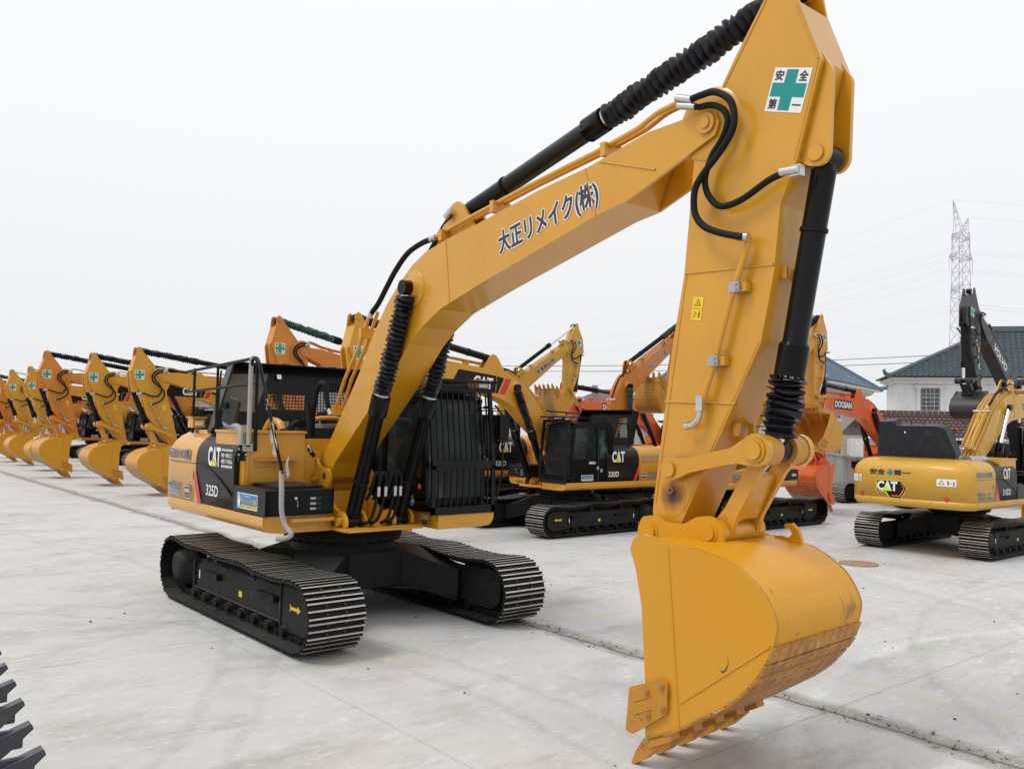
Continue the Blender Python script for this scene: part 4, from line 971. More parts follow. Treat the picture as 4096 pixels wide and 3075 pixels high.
    for sd in (-1, 1):
        if detail == 0 and sd > 0: continue
        mb = MB(); y = sd * 1.4975; sp = lambda x, z: side_plane(sd, y, x, z)
        # direction helper: x increases along the reading direction
        X = (lambda a: a) if sd < 0 else (lambda a: -a)
        if c.get('brand', 'cat') == 'cat':
            # curved body line and red flash
            pl = side_plane(sd, y, 0, 0)
            if sd < 0:
                fl = [(-1.43, 1.80), (-1.435, 1.62), (-1.30, 1.38), (-1.20, 1.38)]
                dpoly(mb, pl, [(-1.44, 1.84), (-1.20, 1.375), (-1.33, 1.375), (-1.44, 1.58)], 'red', .003)
                dpoly(mb, pl, [(-1.4395, 1.58), (-1.4395, 1.375), (-1.33, 1.375)], P, .003)
                tc_ = [(-1.44, 1.90), (-1.2, 1.90), (-1.0, 1.87), (-.8, 1.81), (-.6, 1.735), (-.4, 1.645), (-.2, 1.55)]
                mb.tube(spline([(a, y + sd * .001, b) for a, b in tc_], 4), .008, 'frame_black', 6)
            else: dpoly(mb, pl, [(1.44, 1.84), (1.20, 1.375), (1.33, 1.375), (1.44, 1.58)], 'red', .003)
            lx = -.99 if sd < 0 else -.36
            cat_logo(mb, side_plane(sd, y, lx, 1.885 + .02), .40 if sd < 0 else .48, .235 if sd < 0 else .27)
            if sd < 0 and detail == 0:
                p2 = side_plane(sd, y, -.555, 1.90)
                dtext(mb, p2, '現場第一の経験に変えて', 0, .125, .36, .055, 'white', .02)
                dtext(mb, p2, '▲重機シバタス勝札応▲', 0, .05, .36, .055, 'white', .02)
                for j in range(9):
                    x0 = .005 + j * .04
                    dpoly(mb, p2, [(x0, .205), (x0 + .024, .205), (x0 + .034, .235), (x0 + .010, .235)], 'white', .003)
                    dpoly(mb, p2, [(x0, -.005), (x0 + .024, -.005), (x0 + .034, .028), (x0 + .010, .028)], 'white', .003)
            md = c.get('model', '320D'); 
            dtext(mb, side_plane(sd, y, -1.03 if sd < 0 else -.22, 1.505), md, 0, 0, .40 if len(md) < 5 else .46, .14, 'white', .012)
            if c.get('sub'): dtext(mb, side_plane(sd, y, -.68 if sd < 0 else -.64, 1.505), c['sub'], 0, 0, .12, .07, 'grey_paint', .02)
            t0 = (-2.52 if sd < 0 else -1.56)
            dtext(mb, side_plane(sd, y, t0, 1.925), c.get('owner', '大正リメイク(株)'), 0, 0, .86, .16, 'ink', .03, .003, 'white')
            dtext(mb, side_plane(sd, y, -2.48 if sd < 0 else -1.85, 1.53), '重機の後ろにㄨない'.replace('ㄨ', '入ら'), 0, 0, .46, .06, 'blue', .02, .003, 'white' if detail < 1 else None)
            dtext(mb, side_plane(sd, y, -2.46 if sd < 0 else -1.87, 1.43), '0554-28-9806', 0, 0, .40, .065, 'blue', .02, .003, 'white' if detail < 1 else None)
            n0 = side_plane(sd, y, -1.83 if sd < 0 else -1.56, 1.405); drect(mb, n0, 0, .20, 0, .17, 'white', .002, .01); drect(mb, n0, .008, .192, .008, .162, 'ink', .0035, .01)
            dtext(mb, n0, 'NETIS', .02, .085, .16, .045, 'white', .03, .005); drect(mb, n0, .02, .18, .065, .07, 'red', .005); dtext(mb, n0, '国土交通省', .03, .03, .14, .02, 'white', .01, .005)
            q = side_plane(sd, y, -1.60 if sd < 0 else -1.50, 1.66); drect(mb, q, 0, .085, 0, .13, P, .004); drect(mb, q, .025, .06, .04, .09, 'galv', .006)
        mb.build('body_decals', h)
    if detail == 0:
        # tail lettering is on the curved corner: place it on the hood shoulder
        pass
    def tank():
        mb = MB(); mb.box(-.96, -.02, -1.42, -.60, 1.378, 2.345, P); mb.box(-.96, .005, -1.44, -.585, 2.345, 2.375, P)
        mb.box(-.02, -.005, -1.40, -1.36, 1.38, 2.30, P)
        mb.box(-.02, .10, -1.28, -.72, 2.0, 2.02, P); mb.box(-.02, -.008, -1.28, -1.05, 1.92, 2.02, P)
        for j in range(22): mb.box(-.035, -.01, -1.43 + j * .038, -1.412 + j * .038, 2.375, 2.385, P)
        for j in range(12): mb.box(.08, .10, -1.26 + j * .045, -1.245 + j * .045, 2.02, 2.03, P)
        return mb
    cached(('tank', P, bev), 'fuel_tank', root, tank, bev * .7)
    def tbox():
        mb = MB(); mb.prism(rpoly([(-.13, 1.385), (.80, 1.385), (.81, 1.68), (.79, 1.695), (-.12, 1.70)], .02), -1.50, -.60, 'gloss_black')
        mb.box(.0, .74, -1.30, -.72, 1.70, 1.725, 'gloss_black')
        for j in range(26): mb.box(.02 + j * .027, .032 + j * .027, -1.29, -.73, 1.725, 1.731, 'grey_paint')
        for j in range(3):
            z = 1.44 + j * .062; mb.prism(rpoly([(-.93, z), (-.77, z), (-.77, z + .035), (-.93, z + .035)], .015), .811, .813, 'interior', 'x'); mb.box(.8135, .8145, -.925, -.85, z + .003, z + .03, 'galv')
        mb.cyl((.81, -1.12, 1.59), (.83, -1.12, 1.59), .018, 'steel', 12); mb.box(.815, .82, -1.10, -1.085, 1.48, 1.56, 'rust_plate')
        return mb
    tb = cached(('tbox', bev), 'tool_box', root, tbox, .02 if detail == 0 else 0)
    if c.get('brand', 'cat') == 'cat':
        mb = MB(); p = side_plane(-1, -1.501, 0, 0)
        if detail == 0:
            drect(mb, p, .0, .60, 1.43, 1.62, 'white', .002, .012); drect(mb, p, .012, .588, 1.44, 1.61, 'blue', .0035); drect(mb, p, .012, .588, 1.44, 1.476, 'sticker_yellow', .005)
            drect(mb, p, .012, .12, 1.44, 1.61, 'blue', .0055); 
            for j in range(5): drect(mb, p, .035 + j * .016, .046 + j * .016, 1.52, 1.56 + (.03, .045, .05, .042, .02)[j], 'white', .007)
            dpoly(mb, p, circ(.073, 1.51, .035, n=12), 'white', .0072); dpoly(mb, p, [(.05, 1.45), (.098, 1.45), (.105, 1.51), (.04, 1.51)], 'white', .0074)
            dtext(mb, p, 'アイドリング・ストップ建設', .125, 1.495, .45, .06, 'sticker_yellow', .03, .006)
            dtext(mb, p, 'きれいな空気大切に', .15, 1.575, .25, .022, 'white', .02, .006); dtext(mb, p, '(社)全日本トラック協会/都道府県トラック協会', .13, 1.446, .44, .022, 'ink', .01, .007)
        elif c.get('rega'): dtext(mb, p, 'REGA', .45, 1.50, .24, .07, 'white', .04, .003, None, .25)
        if mb.v: mb.build('tool_box_sticker', tb)
    # ---- cab
    def cabshell():
        mb = MB(); prof = [(-.42, 1.38), (1.20, 1.38), (1.20, 1.5), (1.17, 2.2), (1.06, 2.86), (.92, 2.96), (-.28, 2.97), (-.40, 2.86), (-.42, 2.2)]
        y0, y1 = .50, 1.47; t = .05
        # floor, roof, pillars; window openings stay open and carry glass
        mb.box(-.42, 1.20, y0, y1, 1.38, 1.55, 'gloss_black')
        mb.prism([(1.085, 2.84), (.95, 2.96), (-.29, 2.97), (-.41, 2.84)], y0, y1, 'gloss_black')
        mb.box(-.42, -.36, y0, y1, 1.38, 2.86, 'gloss_black')
        for y in (y0, y1 - t):
            yy = y + t
            mb.prism([(1.20, 1.5), (1.17, 2.2), (1.07, 2.86), (.98, 2.86), (1.08, 2.2), (1.08, 1.5)], y, yy, 'gloss_black')      # front pillar
            mb.prism([(.12, 1.5), (.20, 1.5), (.22, 2.86), (.12, 2.86)], y, yy, 'gloss_black')                                      # middle pillar
            mb.prism([(-.42, 1.5), (-.30, 1.5), (-.20, 2.86), (-.42, 2.86)], y, yy, 'gloss_black')
            if y == y1 - t: mb.prism(rpoly([(.2, 1.5), (1.1, 1.5), (1.1, 1.97), (.2, 2.01)], 0), y, yy, 'gloss_black'); mb.box(-.36, .14, y, yy, 1.5, 1.97, 'gloss_black')
            else: mb.box(-.36, 1.1, y, yy, 1.5, 1.8, 'gloss_black')
            mb.box(-.3, 1.1, y, yy, 2.80, 2.86, 'gloss_black')
        mb.tube(spline([(-.3, y1 + .002, 1.62), (-.1, y1 + .002, 1.68), (.1, y1 + .002, 1.86), (.3, y1 + .002, 1.93)], 5), .01, 'frame_black', 6)
        mb.box(.14, .16, y1, y1 + .004, 1.42, 2.8, 'interior')
        # seat, console and steering column inside
        mb.box(-.15, .35, .75, 1.25, 1.55, 1.95, 'interior'); mb.box(-.25, -.08, .75, 1.25, 1.9, 2.6, 'interior'); mb.box(.2, .6, .72, .80, 1.9, 2.02, 'interior'); mb.box(.65, .95, .9, 1.1, 1.55, 2.05, 'interior')
        mb.box(.3, .42, .95, 1.12, 1.95, 2.25, 'seat_red')
        # roof hatch padding and slatted top screen
        mb.tube([(1.02, .68, 2.99), (1.02, 1.28, 2.99)], .05, 'rubber', 12)
        for x in (-.2, .9): mb.cyl((x, .62, 2.96), (x, .62, 3.07), .015, 'gloss_black', 6); mb.cyl((x, 1.36, 2.96), (x, 1.36, 3.07), .015, 'gloss_black', 6)
        mb.box(-.55, 1.36, .46, .50, 3.07, 3.095, 'guard_black'); mb.box(-.55, 1.36, 1.46, 1.50, 3.07, 3.095, 'guard_black')
        for j in range(24): mb.box(-.55 + j * .0815, -.52 + j * .0815, .5, 1.46, 3.073, 3.09, 'guard_black')
        mb.box(1.33, 1.36, .46, 1.50, 3.06, 3.10, 'guard_black')
        return mb
    cab = cached(('cab', bev), 'cab', root, cabshell, bev * .6)
    def cabglass():
        mb = MB(); mb.add([(1.185, .55, 1.52), (1.185, 1.42, 1.52), (1.165, 1.42, 2.2), (1.165, .55, 2.2), (1.06, 1.42, 2.84), (1.06, .55, 2.84)], [(0, 1, 2, 3), (3, 2, 4, 5)], 'front_glass')
        return mb
    cached('cabglass', 'windshield', cab, cabglass)
    def cabside(y, lo):
        def f():
            mb = MB(); mb.add([(.2, y, lo), (1.09, y, lo), (1.09, y, 2.2), (1.0, y, 2.82), (.2, y, 2.82)], [(0, 1, 2, 3, 4)], 'cab_glass'); mb.add([(-.32, y, lo), (.14, y, lo), (.14, y, 2.82), (-.26, y, 2.82)], [(0, 1, 2, 3)], 'cab_glass'); return mb
        return f
    cached('cg1', 'side_window', cab, cabside(1.445, 1.95)); cached('cg2', 'side_window', cab, cabside(.525, 1.78))
    grid = c.get('grid', detail > 0)
    if c.get('guard', True):
        def guard():
            mb = MB(); y0, y1 = .47, 1.50
            fx = lambda z: 1.36 - (max(0, z - 2.0)) * .12
            def bar(z0, z1, y, w=.012, d=.014, m='guard_black'): mb.add([(fx(z) + dx, y + dy, z) for z in (z0, z1) for dx in (-d, d) for dy in (-w, w)], [(0, 1, 3, 2), (4, 6, 7, 5), (0, 4, 5, 1), (2, 3, 7, 6), (0, 2, 6, 4), (1, 5, 7, 3)], m)
            def hb(z, w=.03, d=.018): mb.box(fx(z) - d, fx(z) + d, y0, y1, z - w, z + w, 'guard_black')
            for y in (y0 + .03, y1 - .03): bar(1.36, 2.0, y, .03, .018); bar(2.0, 3.0, y, .03, .018)
            hb(1.40, .05); hb(2.01); hb(1.955, .022); hb(2.97)
            if grid:
                for j in range(10): y = y0 + .09 + j * .094; bar(1.42, 2.0, y, .007, .008); bar(2.0, 2.96, y, .007, .008)
                for j in range(15): z = 1.50 + j * .098; mb.box(fx(z) - .006, fx(z) + .006, y0, y1, z - .006, z + .006, 'guard_black')
            else:
                for j in range(10): bar(2.03, 2.96, y0 + .10 + j * .092, .007, .010)
                for j in range(9): bar(1.44, 1.94, y0 + .11 + j * .1, .009, .010)
            for z in (1.5, 2.75):
                for y in (y0, y1): mb.box(1.1, fx(z), y - .01, y + .01, z - .02, z + .02, 'guard_black')
            return mb
        cached(('guard', grid), 'front_guard', cab, guard)
    def lights(i):
        def f():
            mb = MB(); y = (.52, 1.36)[i]; mb.prism(rpoly([(1.0, 2.99), (1.0, 3.12), (1.20, 3.12), (1.23, 3.01)], .02), y - .10, y + .12, 'brown_plastic'); mb.box(1.225, 1.235, y - .055, y + .085, 3.015, 3.095, 'lens'); return mb
        return f
    for i in (0, 1): cached(('light', i), 'work_light', cab, lights(i))
    if detail:
        mb = MB(); p = side_plane(1, 1.472, 0, 0)
        if c.get('brand', 'cat') == 'cat':
            dtext(mb, p, 'REGA', -.50, 1.86, .24, .06, 'white', .04, .003, None, .25)
            drect(mb, p, -.78, -.34, 1.42, 1.57, 'white', .002); drect(mb, p, -.77, -.35, 1.43, 1.56, 'blue', .003); drect(mb, p, -.77, -.35, 1.43, 1.46, 'sticker_yellow', .004); dtext(mb, p, 'アイドリング・ストップ建設', -.68, 1.48, .32, .05, 'sticker_yellow', .03, .005)
            for q, r_ in (((-.17, 1.75), .045), ((-.03, 1.68), .045)): dpoly(mb, p, circ(q[0], q[1], r_, n=16), 'white', .003); dpoly(mb, p, circ(q[0], q[1], r_ * .8, n=16), 'blue', .004)
            mb.build('cab_sticker', cab)
    else:
        mb = MB(); p = Plane2((1.202, 0, 0), (0, 1, 0), (0, 0, 1), (1, 0, 0))
        # side (right) wall stickers of the cab, facing -Y
        p = side_plane(-1, .497, 0, 0)
        dpoly(mb, p, circ(1.06, 1.70, .045, n=24), 'red', .003); dtext(mb, p, '58', 1.035, 1.685, .05, .035, 'white', .02, .005)
        dpoly(mb, p, [(.90, 1.58), (.955, 1.50), (.90, 1.42), (.845, 1.50)][::-1], 'white', .003); dpoly(mb, p, [(.90, 1.57), (.945, 1.50), (.90, 1.43), (.855, 1.50)][::-1], 'green_cross', .004)
        drect(mb, p, .885, .935, 1.49, 1.515, 'white', .005)
        mb.build('cab_sticker', cab)
        mb = MB(); p = Plane2((1.362, 0, 0), (0, 1, 0), (0, 0, 1), (1, 0, 0)); p = side_plane(-1, .497, 0, 0)
        mb.build('plate', dk) if mb.v else None
        mb = MB(); mb.box(1.14, 1.26, .488, .4925, 1.29, 1.345, 'galv'); mb.box(1.14, 1.26, .488, .4925, 1.225, 1.285, 'ink'); mb.build('serial_plate', dk)
    # cab mirror
    def cmir():
        mb = MB(); mb.rod([(1.36, 1.53, 1.5), (1.40, 1.60, 1.9), (1.38, 1.60, 2.66), (1.33, 1.50, 2.78)], .014, 'gloss_black')
        mb.prism(rpoly([(1.53, 2.30), (1.68, 2.30), (1.68, 2.66), (1.53, 2.66)], .04), 1.36, 1.42, 'gloss_black', 'x'); return mb
    cached('cmir', 'mirror', cab, cmir)
    if c.get('hoodopen', True) and detail < 2: open_hood(root, c, P, detail)
    if detail < 2:
        mb = MB(); mb.tube(spline([(-1.95, -.85, 2.30), (-1.95, -.85, 2.60), (-1.97, -.86, 2.72), (-2.06, -.90, 2.76)], 5), .062, 'galv', 16, False); mb.build('exhaust_pipe', root)
        mb = MB(); mb.cyl((-1.90, -1.02, 2.31), (-.95, -1.02, 2.31), .13, 'galv', 24)
        for x in (-1.7, -1.5, -1.25): mb.cyl((x, -1.02, 2.31), (x + .03, -1.02, 2.31), .137, 'steel', 24)
        mb.build('muffler', root)
        mb = MB()
        if not c.get('rail', True): return
        rl = [(-2.16, -1.30, 3.215), (-.02, -1.30, 3.30), (-.0, -1.30, 2.30)]
        mb.rod([(-2.45, -1.30, 3.20), (-.05, -1.30, 3.30), (.0, -1.30, 3.24), (.03, -1.30, 2.12)], .022, 'guard_black')
        mb.rod([(-2.45, -1.30, 2.90), (-.0, -1.30, 2.98)], .02, 'guard_black')
        for x in (-2.15, -1.28): mb.rod([(x, -1.30, 2.30), (x, -1.30, 3.24)], .02, 'guard_black')
        mb.rod([(-2.45, -1.28, 3.20), (-2.5, -.2, 3.18)], .018, 'guard_black') if False else None
        mb.build('handrail', root)
def open_hood(root, c, P, detail):
    """raised engine hood: a shallow tray hinged at the tail, with two mesh openings"""
    L = Matrix.Translation((-1.58, 0, 2.34)) @ Matrix.Rotation(R(-14), 4, 'Y')   # local: x depth, y across, z up
    mb = MB(L); H = .95; ya, yb_ = -1.30, 1.12
    holes = [(-.50, .16, .34, .58), (.34, .98, .22, .80)]
    # panel cells around openings (inner side faces +x)
    ys = sorted({ya, yb_, *[h[0] for h in holes], *[h[1] for h in holes]}); zs = sorted({.0, H, *[h[2] for h in holes], *[h[3] for h in holes]})
    lean = .36
    def Yl(y, z): return y + lean * z * (1 - (y - ya) / (yb_ - ya))      # the side edge slants inward
    for i in range(len(ys) - 1):
        for j in range(len(zs) - 1):
            cy, cz = (ys[i] + ys[i + 1]) / 2, (zs[j] + zs[j + 1]) / 2
            if any(h[0] < cy < h[1] and h[2] < cz < h[3] for h in holes): continue
            q = [(Yl(ys[i], zs[j]), zs[j]), (Yl(ys[i + 1], zs[j]), zs[j]), (Yl(ys[i + 1], zs[j + 1]), zs[j + 1]), (Yl(ys[i], zs[j + 1]), zs[j + 1])]
            mb.prism(q, -.02, .0, 'navy_black' if c.get('brand') == 'back' else 'gloss_black', 'x')
    # rim
    mb.prism([(Yl(ya, 0), 0), (Yl(ya, 0) + .03, 0), (Yl(ya, H) + .03, H), (Yl(ya, H), H)], -.02, .22, 'gloss_black', 'x')
    mb.prism([(yb_ - .03, 0), (yb_, 0), (yb_, H), (yb_ - .03, H)], -.02, .22, 'gloss_black', 'x')
    mb.box(-.02, .24, Yl(ya, H), yb_, H - .002, H + .025, 'gloss_black')
    mb.box(-.02, .16, ya, yb_, -.03, .0, 'gloss_black')
    o = mb.build('engine_hood', root, .01 if detail == 0 else 0)
    mb = MB(L)
    for h in holes:
        ny, nz = int((h[1] - h[0]) / .052), int((h[3] - h[2]) / .045)
        for k in range(ny + 1):
            y = h[0] + (h[1] - h[0]) * k / ny; mb.prism([(Yl(y, h[2]) - .006, h[2]), (Yl(y, h[2]) + .006, h[2]), (Yl(y, h[3]) + .006, h[3]), (Yl(y, h[3]) - .006, h[3])], -.012, -.004, 'gloss_black', 'x')
        for k in range(nz + 1):
            z = h[2] + (h[3] - h[2]) * k / nz; mb.box(-.014, -.005, Yl(h[0], z), Yl(h[1], z), z - .006, z + .006, 'gloss_black')
    mb.build('vent_mesh', o)
    if detail == 0:
        mb = MB(L); mb.prism([(Yl(-1.24, .84), .84), (Yl(-1.26, .30), .30), (Yl(-.66, .28), .28), (Yl(-.56, .88), .88)], .006, .03, 'pad', 'x'); mb.build('insulation_pad', o)
        for y in (-.15, .62): mb = MB(L); mb.rod([(.1, y, H + .02), (.1, y, H + .07), (.1, y + .14, H + .07), (.1, y + .14, H + .02)], .008, 'gloss_black', 6, .02); mb.build('hood_handle', o)
        for y in (-.22, 1.0): mb = MB(L); mb.box(.02, .05, y, y + .07, .80, .87, 'steel'); mb.build('latch', o)

def excavator(name, label, loc, heading, c, P, detail=1, scale=.9, group=None):
    root = thing(name, label, 'excavator', loc, R(heading), group, scale)
    undercarriage(root, detail)
    arm(root, c, P, detail)
    house(root, c, P, detail)
    return root
G = 'excavators parked in rows on the concrete yard'
# ================================================================== the main machine
main = excavator('excavator', 'largest yellow excavator in front, bucket resting on the ground, dark lettering along its boom', (0, 0, 0), 0,
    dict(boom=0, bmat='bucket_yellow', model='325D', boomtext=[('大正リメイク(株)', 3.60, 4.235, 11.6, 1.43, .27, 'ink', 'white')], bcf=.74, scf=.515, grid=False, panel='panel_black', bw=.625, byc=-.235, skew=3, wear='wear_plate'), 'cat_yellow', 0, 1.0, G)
def child(name, mb, bevel=0): return mb.build(name, main, bevel)
# front boom-cylinder hoses, looping between the two cylinders
for i, (y0, s) in enumerate(((-.21, 1), (-.11, 1), (.03, 1), (.11, 1))):
    mb = MB(); x = 1.08
    mb.tube(spline([(x - .06, y0 - .06, 1.56), (x, y0 - .05, 1.62), (x + .03, y0 - .03, 1.74), (x + .04, y0, 1.87), (x + .05, y0 + .035, 1.89), (x + .05, y0 + .055, 1.80), (x + .04, y0 + .05, 1.68), (x + .03, y0 + .02, 1.50), (x + .02, y0 - .03, 1.33), (x - .05, y0 - .08, 1.26), (x - .22, y0 - .1 + .1 * i, 1.26)], 5), .021, 'rubber', 10)
    mb.cyl((x + .042, y0 + .052, 1.60), (x + .045, y0 + .052, 1.72), .026, 'steel', 8); child('hose', mb)
mb = MB(); mb.tube(spline([(-.35, -.33, 2.3), (-.28, -.36, 2.6), (-.18, -.36, 2.95), (-.02, -.36, 3.02), (.02, -.34, 2.92), (.06, -.33, 2.75), (.10, -.31, 2.62)], 6), .035, 'rubber', 12); mb.cyl((.08, -.32, 2.68), (.12, -.31, 2.60), .036, 'steel', 8)
mb.tube(spline([(-.30, -.44, 2.75), (-.22, -.45, 2.5), (-.18, -.46, 2.25), (-.18, -.46, 2.06)], 6), .03, 'rubber', 12); mb.cyl((-.18, -.46, 2.16), (-.18, -.46, 2.02), .034, 'steel', 8); child('hose', mb)
mb = MB(); mb.rod([(-.45, -.30, 2.36), (-.45, -.30, 2.52), (-.38, -.20, 2.56), (-.38, .1, 2.56), (-.42, .2, 2.36)], .03, 'cat_yellow', 10, .08); child('grab_handle', mb)
mb = MB(); mb.box(-1.05, -.45, -.50, .2, 2.28, 2.42, 'interior'); mb.cyl((-.7, -.40, 2.40), (-.55, -.40, 2.40), .12, 'rubber', 20); mb.box(-.9, -.5, -.1, .3, 2.42, 2.48, 'galv'); mb.tube(spline([(-.9, -.75, 2.38), (-.8, -.72, 2.5), (-.6, -.7, 2.48), (-.5, -.7, 2.38)], 5), .05, 'cat_yellow', 12); child('engine', mb)
mb = MB()
for k, (x, y, z, h_) in enumerate(((-.55, -.05, 2.42, .12), (-.85, .1, 2.42, .16), (-.30, .12, 2.38, .10), (-1.2, -.35, 2.36, .14))): mb.cyl((x, y, z), (x, y, z + h_), .05 + .01 * k, 'galv' if k % 2 else 'rubber', 14)
child('filter', mb)
mb = MB(); mb.tube(spline([(-.25, -.50, 2.36), (-.20, -.52, 2.28), (-.12, -.50, 2.15), (-.10, -.42, 2.05)], 5), .028, 'rubber', 10); mb.cyl((-.13, -.50, 2.2), (-.11, -.47, 2.1), .033, 'steel', 8); child('hose', mb)
mb = MB(); mb.rod([(-1.28, -1.30, 2.32), (-1.62, -1.12, 3.20)], .014, 'guard_black'); child('hood_strut', mb)
# two mirrors with foam-wrapped stalks
mb = MB(); mb.rod([(-.03, -1.46, 2.13), (-.05, -1.46, 2.38), (-.13, -1.47, 2.44), (-.42, -1.52, 2.44), (-.44, -1.52, 2.54), (-.32, -1.50, 2.66)], .032, 'foam', 10, .1)
st = child('mirror_stalk', mb)
mb = MB(Matrix.Translation((-.24, -1.52, 2.62)) @ Matrix.Rotation(R(20), 4, 'Y') @ Matrix.Scale(.9, 4) @ Matrix.Rotation(R(25), 4, 'Z')); mb.prism(rpoly([(-.12, -.19), (.10, -.19), (.13, .19), (-.09, .19)], .05), -.03, .03, 'mirror_plastic'); mb.cyl((-.08, -.07, .06), (-.08, -.02, .06), .05, 'rubber', 16); mb.build('mirror', st, .012)
mb = MB(); mb.rod([(.05, -1.40, 2.18), (.05, -1.40, 3.20), (.12, -1.40, 3.30), (.26, -1.40, 3.27), (.90, -1.42, 2.2), (1.02, -1.40, 1.90)], .020, 'gloss_black', 10, .12)
mb.box(.0, .02, -1.46, -1.33, 2.12, 2.22, 'galv'); child('mirror_arm', mb)
mb = MB(); mb.tube(spline([(.05, -1.40, 2.20), (.05, -1.40, 2.7), (.052, -1.40, 3.22), (.11, -1.40, 3.29)], 5), .029, 'foam', 10); child('foam_wrap', mb); mb = MB()
mb.tube(spline([(1.00, -1.40, 1.93), (1.02, -1.40, 1.7), (1.0, -1.38, 1.45), (1.03, -1.34, 1.30), (1.10, -1.30, 1.20), (1.02, -1.35, 1.15), (.96, -1.42, 1.145)], 5), .030, 'foam', 10)
for (x, y, z, s) in ((.78, -1.43, 2.36, .10), (.86, -1.42, 2.22, .10), (1.07, -1.36, 1.97, .08), (.60, -1.42, 2.72, .05)):
    rr = random.Random(int(z * 100)); vs = [(x + s * rr.uniform(.6, 1.1) * math.cos(a) * .8, y - .02 + .03 * rr.random(), z + s * rr.uniform(.7, 1.3) * math.sin(a) * 1.4) for a in [2 * PI * k / 11 for k in range(11)]]
    mb.add(vs, [list(range(11))], 'foam')
child('foam_wrap', mb)
mb = MB(); mb.box(-.012, -.002, -1.52, -1.40, 2.06, 2.17, 'gloss_black'); 
for y, z in ((-1.505, 2.08), (-1.415, 2.08), (-1.505, 2.15), (-1.415, 2.15)): mb.cyl((-.002, y, z), (.012, y, z), .012, 'steel', 8)
mb.box(-.03, -.0, -1.50, -1.42, 2.0, 2.2, 'gloss_black'); child('mirror_bracket', mb)
mb = MB(); mb.box(-2.30, -2.10, -1.32, -1.14, 2.38, 2.52, 'cat_yellow'); mb.box(-2.32, -2.08, -1.34, -1.12, 2.52, 2.54, 'cat_yellow'); mb.cyl((-2.2, -1.22, 2.30), (-2.2, -1.22, 2.39), .03, 'cat_yellow', 8); mb.box(-2.09, -2.085, -1.29, -1.17, 2.41, 2.48, 'lens'); child('rear_camera_box', mb, .008)

# ================================================================== row facing the yard joint (heading -Y)
CATB = ('CATPLATE', 2.45, 3.90, 9.0, 1.80, .48, 'white', None)
def rowc(**k):
    d = dict(ground=True, stick=-6, slen=.77, bucket=-5, bscale=1.03, bmat='bucket_row', boomtext=[CATB], hoodopen=False, warn=True, scf=.55, bcf=.78); d.update(k); return d
rows = [(-18.3, 9.30, .90, 'row_yellow', rowc(teal=False), 'yellow excavator just left of the front machine, first of the receding row, scraped bucket heel'),
        (-23.0, 9.15, .90, 'row_yellow', rowc(stick=-4), 'second yellow excavator in the receding left row, white scraped bucket heel'),
        (-27.7, 9.0, .95, 'orange_yellow', rowc(stick=-3, bucket=-2), 'third excavator in the receding left row, stick top higher than its neighbours'),
        (-32.6, 8.95, .88, 'row_yellow', rowc(nobellows=True, bucket=-10, teal=False), 'fourth excavator in the receding left row, bare rod on its stick cylinder'),
        (-37.2, 9.05, .88, 'row_yellow', rowc(nobellows=True, stick=-5), 'fifth excavator in the receding left row, before the one with green bellows'),
        (-40.9, 8.9, .86, 'orange_yellow', rowc(bellows='green_bellows', stick=-5), 'sixth excavator in the receding left row, orange with green bellows'),
        (-45.4, 8.8, .86, 'orange_yellow', rowc(), 'orange excavator farthest left, cut off by the picture edge')]
for x, y, s, P, c, lab in rows: excavator('excavator', lab, (x, y, 0), -90, c, P, 2, s, G)
excavator('excavator', 'orange excavator rising behind the front machine raised hood, green bellows on its stick cylinder', (-9.0, 8.6, 0), -90, rowc(ground=False, boom=0, bellows='green_bellows', stick=-6, slen=1.06, arm=.85, hoodopen=False, teal=False), 'orange_yellow', 1, .93, G)
excavator('excavator', 'yellow excavator with black cab and mesh front guard, side on, right of the front cab', (-5.15, 9.0, 0), -90,
          rowc(model='320D', sub='2L', hoodopen=True, stick=-6, slen=.90, arm=.95, teal=False), 'row_yellow', 1, .88, G)
# ================================================================== row behind, booms raised (heading +Y)
BT = lambda t: [(t, 3.60, 4.235, 11.6, 1.43, .27, 'ink', 'white')]
excavator('excavator', 'yellow excavator behind the front machine stick, boom raised, bucket hanging open in the air', (-3.6, 14.1, 0), 90,
          dict(boom=19, stick=8, slen=.84, bucket=-38, bscale=1.22, arm=.81, bmat='bucket_up', boomtext=BT('日立産業(株)'), model='320D', sub='2L', rega=True, hoodopen=True, scf=.6), 'row_yellow', 1, .88, G)
excavator('excavator', 'orange excavator with raised lettered boom behind the mesh-guard machine, bucket teeth pointing up', (-8.4, 13.8, 0), 90,
          dict(boom=22, stick=-4, slen=.80, bucket=-130, bscale=1.0, arm=.86, bmat='pin_rust', bside='pin_rust', bellows='green_bellows', boomtext=BT('大正リメイク(株)'), hoodopen=False, scf=.6), 'orange_yellow', 1, .88, G)
excavator('excavator', 'pale yellow excavator farther back, raised boom with bare chrome rods and lettering', (-13.2, 13.3, 0), 90,
          dict(boom=22, stick=8, slen=.80, bucket=-120, bscale=1.0, arm=.84, bmat='bucket_up', nobellows=True, boomtext=BT('長濱建設(株)'), hoodopen=False, scf=.55), 'pale_yellow', 2, .88, G)
